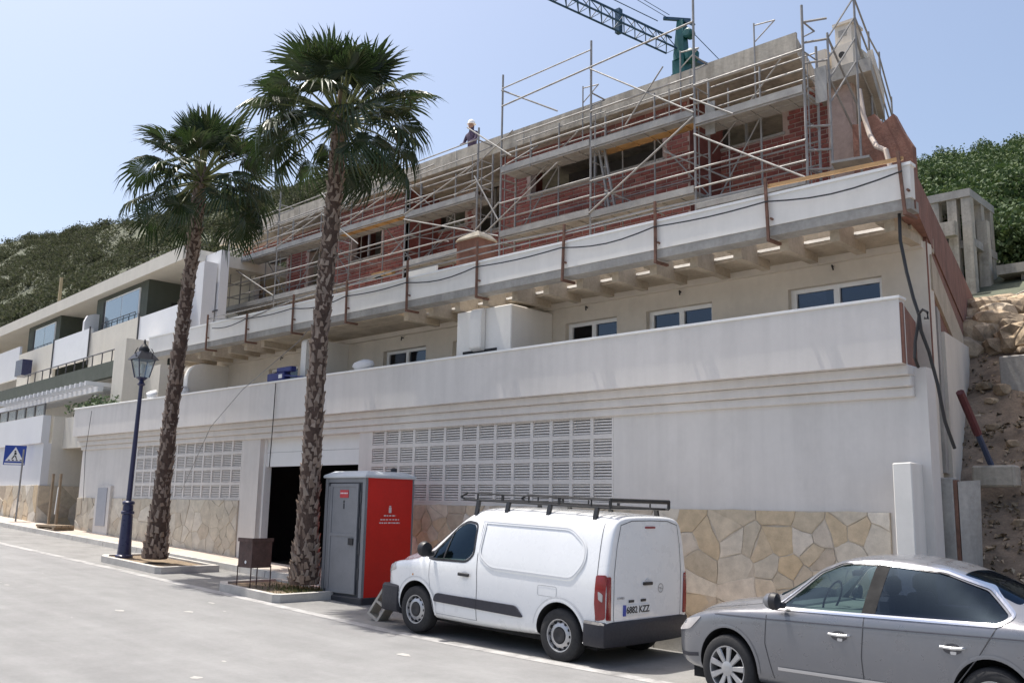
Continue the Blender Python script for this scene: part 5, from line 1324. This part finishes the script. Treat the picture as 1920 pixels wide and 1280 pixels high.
def prism_cut(poly, y0, y1): return MB().prism(poly, lambda a, b: (a, y0, b), lambda a, b: (a, y1, b))

# ---------------------------------------------------------------- white panel van
def van_sec(st):
    x, zb, zbelt, zr, W_, wr = st
    zu = zbelt+(zr-.10-zbelt)*.52
    wu = W_-.012+(wr-W_)*.42
    return [(0, zb), (W_*.78, zb), (W_*.955, zb+.045), (W_*.985, .47), (W_, .80), (W_-.006, zbelt), (wu, zu), (wr, max(zbelt+.015, zr-.13)), (wr-.10, zr-.030), (wr*.5, zr-.004), (0, zr)]
vst = [(-2.215, .42, 1.06, 1.80, .865, .70), (-2.21, .38, 1.06, 1.85, .89, .735), (-2.19, .36, 1.06, 1.875, .905, .755), (-2.12, .34, 1.06, 1.885, .915, .77), (-1.9, .30, 1.06, 1.895, .915, .775), (-1.0, .25, 1.06, 1.91, .92, .78), (-.1, .22, 1.06, 1.905, .92, .775), (.25, .22, 1.06, 1.875, .92, .76), (.5, .22, 1.06, 1.79, .92, .74),
       (.8, .22, 1.05, 1.60, .918, .72), (1.12, .22, 1.04, 1.385, .912, .71), (1.40, .22, 1.03, 1.215, .905, .70), (1.58, .22, 1.01, 1.165, .90, .70), (1.82, .24, .99, 1.125, .88, .67), (2.0, .27, .95, 1.07, .835, .62), (2.11, .31, .90, 1.0, .75, .56), (2.15, .38, .80, .90, .66, .48)]
van_paint = M('van_white_paint', (.78, .79, .80), .3, var=.02, scale=1.5, coat=1)
van = thing('panel_van', (0, 0, 0), 'white panel van with black roof rack parked by the stone wall', 'van', local=True)
vs, fs = loft_body(vst, van_sec)
win = round_poly([(1.10, 1.12), (.98, 1.10), (.30, 1.12), (.17, 1.22), (.20, 1.62), (.42, 1.64), (.62, 1.56)], .07)
VR, VF, VA = .335, 1.31, -1.475
vb, vbvh = carve('body', vs, fs, van_paint, liner_m, [cyl_cut(VF, VR+.02, .40, .62, 1.3), cyl_cut(VF, VR+.02, .40, -1.3, -.62), cyl_cut(VA, VR+.02, .40, .62, 1.3), cyl_cut(VA, VR+.02, .40, -1.3, -.62), (prism_cut(win, -1.3, 1.3), 2)], van)
for x in (VF, VA):
    for s in (1, -1): wheel(van, x, s*.80, VR, .20, .205, 'steel', s)
for sd_ in 'LR':
    patch(vbvh, sd_, win, -.006, 'side_window', car_glass, vb, depth=0)
    seam(vbvh, sd_, round_poly([(1.13, 1.10), (.98, 1.085), (.28, 1.105), (.15, 1.21), (.18, 1.64), (.42, 1.66), (.64, 1.575)], .07), .035, .003, 'window_rubber', black, vb, True)
    patch(vbvh, sd_, [(.78, 1.11), (.75, 1.11), (.70, 1.50), (.73, 1.48)], .004, 'quarter_pillar', black, vb, depth=0)
    patch(vbvh, sd_, round_poly([(1.30, 1.145), (1.14, 1.115), (1.02, 1.105), (.98, 1.14), (.97, 1.22)], .02), .005, 'mirror_corner', black, vb, depth=0)
    # raised cargo panel: double outline
    pan = round_poly([(.02, 1.64), (.08, 1.68), (-1.55, 1.68), (-1.82, 1.50), (-1.84, 1.28), (-1.66, 1.06), (-.20, 1.07), (.05, 1.22)], .10)
    seam(vbvh, sd_, pan, .055, .010, 'cargo_panel_rim', van_paint, vb, True); seam(vbvh, sd_, pan, .012, .013, 'cargo_panel_shade', M('soft_shadow_line', (.56, .57, .59), .6, var=0), vb, True)  # grey line on the rim paints the shade of a groove
    # doors
    seam(vbvh, sd_, [(.06, 1.72), (.07, 1.2), (.03, .8), (.04, .33)], .009, .003, 'door_gap', seam_m, vb)
    seam(vbvh, sd_, [(1.05, 1.08), (1.04, .85), (.98, .55), (.92, .33)], .008, .003, 'door_gap', M('faint_gap', (.35, .36, .38), .7, var=0), vb)
    seam(vbvh, sd_, [(-2.05, 1.80), (-2.06, 1.2), (-2.06, .55)], .008, .003, 'door_gap', seam_m, vb)
    seam(vbvh, sd_, [(.92, .33), (.04, .33)], .006, .003, 'sill_gap', MATS['faint_gap'], vb)
    # black rub strip
    patch(vbvh, sd_, round_poly([(.92, .50), (.86, .62), (-.72, .62), (-.86, .48)], .05), .022, 'rub_strip', M('charcoal_trim', (.03, .03, .042), .55, var=.08, scale=10), vb, depth=.01)
    seam(vbvh, sd_, [(.035, .485), (.035, .625)], .010, .026, 'strip_gap', seam_m, vb)
    # fuel flap outline and arch lips
    seam(vbvh, sd_, round_poly([(-1.1, .93), (-1.42, .93), (-1.42, .80), (-1.1, .80)], .03), .007, .002, 'fuel_flap_gap', MATS['faint_gap'], vb, True)
    for ax in (VF, VA):
        arc = [(ax+.415*math.cos(t), VR+.02+.415*math.sin(t)) for t in [math.radians(a) for a in range(-12, 193, 8)]]
        seam(vbvh, sd_, arc, .04, .008, 'arch_lip', van_paint, vb); seam(vbvh, sd_, [(ax+.455*math.cos(t), VR+.02+.455*math.sin(t)) for t in [math.radians(a) for a in range(10, 171, 8)]], .010, .006, 'arch_shade_line', MATS['soft_shadow_line'], vb)  # grey arc above each lip is painted shade, no fold in the body
    sg_ = 1 if sd_ == 'L' else -1
    l, n_ = hit(vbvh, sd_, .28, .93)
    MB().bar(l+Vector((-.11, sg_*.03, 0)), l+Vector((.11, sg_*.03, 0)), .03, .045).build('door_handle', black, vb, bevel=.008)
    patch(vbvh, sd_, [(.28+.07*math.cos(t), .93+.045*math.sin(t)) for t in [k*math.pi/6 for k in range(12)]], .003, 'handle_shade', MATS['soft_shadow_line'], vb, depth=0)  # flat grey oval paints the shade of a hollow behind the handle
    MB().path([(.98, sg_*.90, 1.17), (.99, sg_*1.0, 1.15)], .035, 8).build('mirror_arm', black, vb)
    MB().lathe([(.03, -.07), (.10, -.05), (.115, .0), (.105, .05), (.09, .06)], (1.0, sg_*1.05, 1.23), 14, 'x').build('mirror', black, vb, smooth=True)
    patch(vbvh, sd_, [(1.40+.016*math.cos(t), .83+.016*math.sin(t)) for t in [k*math.pi/4 for k in range(8)]], .004, 'side_repeater', M('amber', (.5, .2, .03), .3), vb, depth=0)
    # tail light wraps the corner
    patch(vbvh, sd_, round_poly([(-2.05, 1.14), (-2.20, 1.15), (-2.20, .62), (-2.07, .59), (-2.045, .8)], .03), .012, 'tail_light', red_lens, vb)
    patch(vbvh, sd_, round_poly([(-2.10, .95), (-2.17, .92), (-2.17, .82), (-2.11, .85)], .02), .017, 'reversing_lens', clear_lens, vb, depth=0)
    patch(vbvh, 'B', round_poly([(sg_*.815, 1.13), (sg_*.882, 1.13), (sg_*.885, .61), (sg_*.80, .60)], .02), .012, 'tail_light', red_lens, vb)
    patch(vbvh, sd_, round_poly([(1.88, .97), (2.05, .93), (2.07, .80), (1.82, .87)], .03), .008, 'headlight', clear_lens, vb)
# rear face
patch(vbvh, 'B', round_poly([(-.26, .80), (.26, .80), (.26, .60), (-.26, .60)], .03), -.001, 'plate_shade', M('soft_shadow_line2', (.62, .62, .63), .6, var=0), vb, depth=0)  # flat grey patch paints the shade round the plate, nothing is sunk
pl_ = patch(vbvh, 'B', round_poly([(.54, .77), (-.02, .77), (-.02, .64), (.54, .64)], .012), .012, 'number_plate', M('plate_white', (.75, .75, .74), .4, var=.02), vb)
patch(vbvh, 'B', [(.542, .772), (.495, .772), (.495, .638), (.542, .638)], .014, 'plate_band', M('plate_blue', (.02, .05, .35), .4, var=0), vb)
lp, ln = hit(vbvh, 'B', .24, .705)
text(vb, '6882 KZZ', .118, M('plate_black', (.02, .02, .02), .6, var=0), face_mat((lp.x-.0145, .24, .705), (0, -1, 0), (0, 0, 1)), bold=.002)
for yy in (.38, .12): patch(vbvh, 'B', [(yy+.05, .80), (yy-.05, .80), (yy-.05, .83), (yy+.05, .83)], .014, 'plate_lamp', black, vb)
patch(vbvh, 'B', round_poly([(.13, 1.04), (-.07, 1.04), (-.07, 1.0), (.13, 1.0)], .015), .02, 'tailgate_handle', black, vb)
patch(vbvh, 'B', [(.03+.045*math.cos(t), 1.055+.03*math.sin(t)) for t in [k*math.pi/8 for k in range(16)]], .006, 'handle_button', MATS['soft_shadow_line'], vb)
seam(vbvh, 'B', [(-.27+.055*math.cos(t), .95+.055*math.sin(t)) for t in [k*math.pi/9 for k in range(18)]], .012, .005, 'round_emblem', M('emblem_grey', (.35, .36, .38), .4, metal=.5, var=0), vb, True)
seam(vbvh, 'B', [(-.22, .955), (-.28, .955), (-.255, .94), (-.32, .94)], .010, .005, 'emblem_bolt', MATS['emblem_grey'], vb)
le, _n = hit(vbvh, 'B', .60, .86); text(vb, 'COMBO', .04, MATS['emblem_grey'], face_mat((le.x-.006, .60, .86), (0, -1, 0), (0, 0, 1)))
patch(vbvh, 'B', round_poly([(.11, 1.745), (-.11, 1.745), (-.11, 1.72), (.11, 1.72)], .01), .012, 'high_brake_light', M('brake_red', (.25, .03, .04), .3, var=0), vb)
seam(vbvh, 'B', [(.70, .50), (.74, .62), (.745, 1.15), (.70, 1.5), (.63, 1.76), (.4, 1.815), (0, 1.82), (-.4, 1.815), (-.63, 1.76), (-.70, 1.5), (-.745, 1.15), (-.74, .62), (-.70, .50)], .009, .003, 'tailgate_gap', seam_m, vb)
# bumpers
def bumper(name, xs, x_end, z0, z1, yw, out):
    sg_ = 1 if x_end > 0 else -1; pts = []
    for y, dx in ((-yw, xs), (-yw-.0, (xs+x_end*2)/3), (-yw+.03, x_end-sg_*.04), (-yw*.55, x_end), (0, x_end+sg_*.02), (yw*.55, x_end), (yw-.03, x_end-sg_*.04), (yw, (xs+x_end*2)/3), (yw, xs)): pts.append((dx, y))
    vs2, fs2 = [], []
    for x, y in pts:
        c = Vector((0 if abs(x-x_end) < .2 else x, 0)); d = Vector((sg_*(1 if abs(y) < yw-.1 else .35), (y/yw)*(.9 if abs(y) > yw*.8 else .1))).normalized()
        for o_, z in ((0, z0), (.025, z0+.03), (.035, (z0+z1)/2), (.03, z1-.03), (0, z1), (-.09, z1), (-.09, z0)): vs2.append((x+d.x*o_, y+d.y*o_, z))
    for i in range(len(pts)-1):
        for j in range(7): fs2.append((i*7+j, i*7+(j+1) % 7, (i+1)*7+(j+1) % 7, (i+1)*7+j))
    fs2 += [tuple(range(7)), tuple((len(pts)-1)*7+j for j in range(7))]
    me_ = MB().add(vs2, fs2).build(name, M('bumper_black', (.028, .028, .036), .6, var=.08, scale=10), van, smooth=True)
    return me_
bumper('rear_bumper', -1.90, -2.24, .28, .58, .925, 1); bumper('front_bumper', 1.73, 2.16, .24, .64, .87, 1)
B('underbody', liner_m, van, -1.95, 1.9, -.70, .70, .20, .42)
# windscreen and bonnet gap
ws = round_poly([(.50, .60), (.45, .0), (.50, -.60), (1.30, -.74), (1.42, 0), (1.30, .74)], .08)
patch(vbvh, 'T', ws, .006, 'windscreen', screen_glass, vb, step=.09, depth=0)
# cabin bits seen through the glass
for s in (1, -1):
    MB().box(-.02, .16, s*.38-.24, s*.38+.24, .95, 1.50).box(.0, .12, s*.38-.13, s*.38+.13, 1.5, 1.66).build('seat', seat_m, van, bevel=.05)
MB().lathe([(.185, -.012), (.20, 0), (.185, .012), (.17, 0)], (0, 0, 0), 20, 'x', close=True).build('steering_wheel', black, van, smooth=True).matrix_local = Matrix.Translation((.62, .38, 1.16)) @ Matrix.Rotation(-.5, 4, 'Y')
# roof rack
rk = MB(); bk = M('rack_black', (.014, .014, .016), .45, var=.1)
rack = thing('tmp', (0, 0, 0), 'x', 'y', local=True); rack.name = 'roof_rack'; rack.parent = van
for k in ('label', 'category'): del rack[k]
zr0, zr1 = 1.965, 2.065
def rt(nm, a, b, r=.016, par=rack): return MB().tube(a, b, r, n=8).build(nm, bk, par)
for s in (1, -1):
    y = s*.66
    rt('side_rail', (-2.06, y, zr0), (.62, y, zr0), .015); rt('side_rail', (-2.06, y, zr1), (.56, y, zr1), .011)
    rt('side_rail', (.56, y, zr1), (.70, y, zr0+.04), .015); rt('side_rail', (.70, y, zr0+.04), (.62, y, zr0), .015)
    for k, x in enumerate((-2.06, -1.75, -1.2, -.65, -.15, .35)): MB().bar((x, y, zr0), (x, y, zr1), .04 if k in (0, 2, 4) else .016, .018).build('rail_upright', bk, rack)
    for x in (-1.85, -1.05, -.28, .32):
        l, n_ = hit(vbvh, 'T', x, s*.62); MB().bar((x, s*.70, l.z-.05), (x, s*.66, zr0), .06, .04, up=(0, 1, 0)).build('foot_clamp', bk, rack)
for x in (-2.0, -1.85, -1.45, -1.05, -.65, -.28, .05, .32, .6): rt('cross_bar', (x, -.66, zr0), (x, .66, zr0), .016)
MB().tube((-2.06, -.66, zr1), (-2.06, .66, zr1), .03, n=8).build('rear_roller', bk, rack)
place(van, -8.12-1.475, 10.47, G(-9.6)+.0, .034)

# ---------------------------------------------------------------- grey saloon
def sal_sec(st):
    x, zb, zbelt, zr, W_, wr = st
    zu = zbelt+(zr-.06-zbelt)*.5
    wu = W_-.03+(wr-W_+.03)*.45
    return [(0, zb), (W_*.8, zb), (W_*.95, zb+.05), (W_*.985, .42), (W_, .64), (W_-.012, zbelt-.05), (W_-.035, zbelt), (wu, zu), (wr, max(zbelt+.012, zr-.075)), (wr-.09, zr-.02), (wr*.5, zr-.002), (0, zr)]
sst = [(-2.38, .42, .86, .97, .66, .55), (-2.34, .34, .90, 1.03, .76, .62), (-2.2, .27, .95, 1.07, .84, .66), (-1.85, .22, .985, 1.10, .885, .66), (-1.55, .20, .985, 1.17, .90, .61), (-1.2, .20, .975, 1.33, .906, .57), (-.8, .20, .965, 1.455, .91, .555), (-.35, .20, .955, 1.50, .912, .56), (.1, .20, .945, 1.485, .912, .56),
       (.42, .20, .935, 1.39, .912, .565), (.72, .20, .925, 1.21, .91, .60), (1.0, .20, .915, 1.05, .906, .68), (1.2, .20, .905, 1.01, .90, .69), (1.6, .22, .875, .965, .885, .66), (1.9, .24, .82, .90, .85, .60), (2.08, .27, .74, .80, .78, .52), (2.20, .31, .66, .70, .67, .44), (2.25, .38, .58, .62, .56, .38)]
grey_paint = M('grey_metallic_paint', (.205, .21, .23), .32, metal=.5, var=.03, scale=2, coat=.7)
sal = thing('saloon_car', (0, 0, 0), 'grey metallic saloon car with chrome window trim behind the van', 'car', local=True)
vs, fs = loft_body(sst, sal_sec)
wf = round_poly([(.80, .965), (-.14, .975), (-.20, 1.40), (.18, 1.395), (.42, 1.30)], .03)
wr_ = round_poly([(-.24, .977), (-1.43, 1.0), (-1.50, 1.06), (-1.26, 1.245), (-.85, 1.365), (-.30, 1.405)], .04)
hole = round_poly([(.80, .965), (-1.43, 1.0), (-1.50, 1.06), (-1.26, 1.245), (-.85, 1.365), (-.25, 1.405), (.18, 1.395), (.42, 1.30)], .03)
WSP = round_poly([(.30, .50), (.25, 0), (.30, -.50), (.90, -.64), (.97, 0), (.90, .64)], .06)
RSP = round_poly([(-1.02, .48), (-1.0, 0), (-1.02, -.48), (-1.55, -.56), (-1.58, 0), (-1.55, .56)], .06)
SR, SF, SA = .325, 1.43, -1.36
sb2, sbvh = carve('body', vs, fs, grey_paint, liner_m, [cyl_cut(SF, SR+.02, .375, .60, 1.3), cyl_cut(SF, SR+.02, .375, -1.3, -.60), cyl_cut(SA, SR+.02, .375, .60, 1.3), cyl_cut(SA, SR+.02, .375, -1.3, -.60), (prism_cut(hole, -1.3, 1.3), 2), (MB().prism(WSP, lambda a, b: (a, b, .97), lambda a, b: (a, b, 2.2)), 2), (MB().prism(RSP, lambda a, b: (a, b, 1.03), lambda a, b: (a, b, 2.2)), 2)], sal)
for x in (SF, SA):
    for s in (1, -1): wheel(sal, x, s*.79, SR, .21, .22, 'alloy', s)
for sd_ in 'LR':
    sg_ = 1 if sd_ == 'L' else -1
    patch(sbvh, sd_, wf, -.008, 'front_window', car_glass, sb2, depth=0); patch(sbvh, sd_, wr_, -.008, 'rear_window', car_dark, sb2, depth=0)
    patch(sbvh, sd_, [(-.12, .97), (-.26, .975), (-.32, 1.41), (-.18, 1.41)], -.004, 'door_pillar', liner_m, sb2, depth=0)
    trim = round_poly([(.88, .95), (-1.43, .983), (-1.545, 1.06), (-1.28, 1.265), (-.86, 1.385), (-.25, 1.425), (.19, 1.415), (.45, 1.315)], .04)
    seam(sbvh, sd_, trim, .030, .007, 'chrome_trim', chrome, sb2, True)
    seam(sbvh, sd_, [(-.16, .96), (-.13, .6), (-.15, .30)], .010, .002, 'door_gap', seam_m, sb2); seam(sbvh, sd_, [(.93, .93), (.95, .62), (.86, .30)], .010, .002, 'door_gap', seam_m, sb2)
    seam(sbvh, sd_, [(-1.42, .97), (-1.25, .72), (-1.02, .45), (-.96, .32)], .010, .002, 'door_gap', seam_m, sb2)
    seam(sbvh, sd_, [(1.6, .84), (.9, .845), (-.2, .865), (-1.4, .89), (-2.1, .90)], .012, .002, 'waist_shade_line', M('crease_shade', (.10, .10, .115), .4, metal=.4, var=0), sb2)  # darker flat strip paints the shade under the waistline fold
    seam(sbvh, sd_, [(.80, .40), (-.93, .40)], .030, .010, 'chrome_strip', M('matt_chrome', (.6, .6, .62), .35, metal=.8, var=0), sb2)
    for hx in (.10, -1.02):
        l, n_ = hit(sbvh, sd_, hx, .775)
        MB().path([l+Vector((-.12, sg_*.006, .005)), l+Vector((-.10, sg_*.035, .004)), l+Vector((0, sg_*.045, 0)), l+Vector((.10, sg_*.035, .004)), l+Vector((.12, sg_*.006, .005))], [.010, .013, .015, .013, .010], 8).build('door_handle', chrome, sb2, bevel=.008)
        patch(sbvh, sd_, [(hx+.09*math.cos(t), .765+.045*math.sin(t)) for t in [k*math.pi/6 for k in range(12)]], .003, 'handle_shade', M('handle_dark', (.05, .05, .06), .4, var=0), sb2, depth=0)  # dark flat oval stands in for shade behind the handle
        patch(sbvh, sd_, round_poly([(hx+.02, .745), (hx-.04, .745), (hx-.035, .72), (hx+.015, .72)], .01), .008, 'key_plate', MATS.get('matt_chrome', chrome), sb2)
    for ax in (SF, SA):
        seam(sbvh, sd_, [(ax+.39*math.cos(t), SR+.02+.39*math.sin(t)) for t in [math.radians(a) for a in range(-8, 189, 8)]], .034, .006, 'arch_lip', grey_paint, sb2)
    MB().path([(.72, sg_*.88, .99), (.75, sg_*.96, .99)], .03, 8).build('mirror_arm', black, sb2)
    MB().lathe([(.02, -.07), (.075, -.05), (.085, 0), (.075, .03)], (.78, sg_*1.0, 1.03), 14, 'x').build('mirror', black, sb2, smooth=True)
    MB().lathe([(.078, 0), (.07, .04), (.04, .08), (.01, .09)], (.805, sg_*1.0, 1.03), 14, 'x').build('mirror_cap', grey_paint, sb2, smooth=True)
    patch(sbvh, sd_, round_poly([(1.78, .80), (2.16, .72), (2.18, .62), (1.95, .66)], .04), .008, 'headlight', clear_lens, sb2)
    seam(sbvh, sd_, [(2.12, .40), (2.0, .40), (1.83, .42)], .035, .008, 'bumper_strip', MATS['charcoal_trim'], sb2)
    patch(sbvh, sd_, round_poly([(-2.15, .93), (-2.33, .90), (-2.33, .74), (-2.18, .74)], .03), .008, 'tail_light', red_lens, sb2)
patch(sbvh, 'T', WSP, -.004, 'windscreen', car_glass, sb2, step=.09, depth=0)
patch(sbvh, 'T', RSP, -.004, 'rear_screen', car_dark, sb2, step=.09, depth=0)
seam(sbvh, 'T', [(1.06, .68), (1.5, .66), (1.95, .55)], .010, .002, 'bonnet_gap', seam_m, sb2); seam(sbvh, 'T', [(1.06, -.68), (1.5, -.66), (1.95, -.55)], .010, .002, 'bonnet_gap', seam_m, sb2)
seam(sbvh, 'T', [(.2, .53), (-.9, .53)], .02, .003, 'roof_gutter', seam_m, sb2); seam(sbvh, 'T', [(.2, -.53), (-.9, -.53)], .02, .003, 'roof_gutter', seam_m, sb2)
for s in (1, -1):
    for x, m_ in ((-.25, seat_b), (-1.15, seat_m)):
        MB().box(x-.09, x+.09, s*.36-.23, s*.36+.23, .60, 1.12).box(x-.06, x+.05, s*.36-.12, s*.36+.12, 1.13, 1.30).build('seat', m_, sal, bevel=.04)
MB().box(.62, .92, -.7, .7, .85, .985).build('dashboard', M('dash', (.09, .095, .10), .7), sal, bevel=.03)
MB().lathe([(.18, -.012), (.195, 0), (.18, .012), (.165, 0)], (0, 0, 0), 22, 'x', close=True).build('steering_wheel', black, sal, smooth=True).matrix_local = Matrix.Translation((.42, .37, 1.05)) @ Matrix.Rotation(-.4, 4, 'Y')
MB().box(.28, .31, -.12, .12, 1.26, 1.32).build('rear_view_mirror', black, sal, bevel=.01)
B('underbody', liner_m, sal, -2.0, 2.0, -.68, .68, .17, .36)
place(sal, -4.10, 10.06, G(-4.2)-.03, .006)
sal.scale = (.94, 1, 1.06)
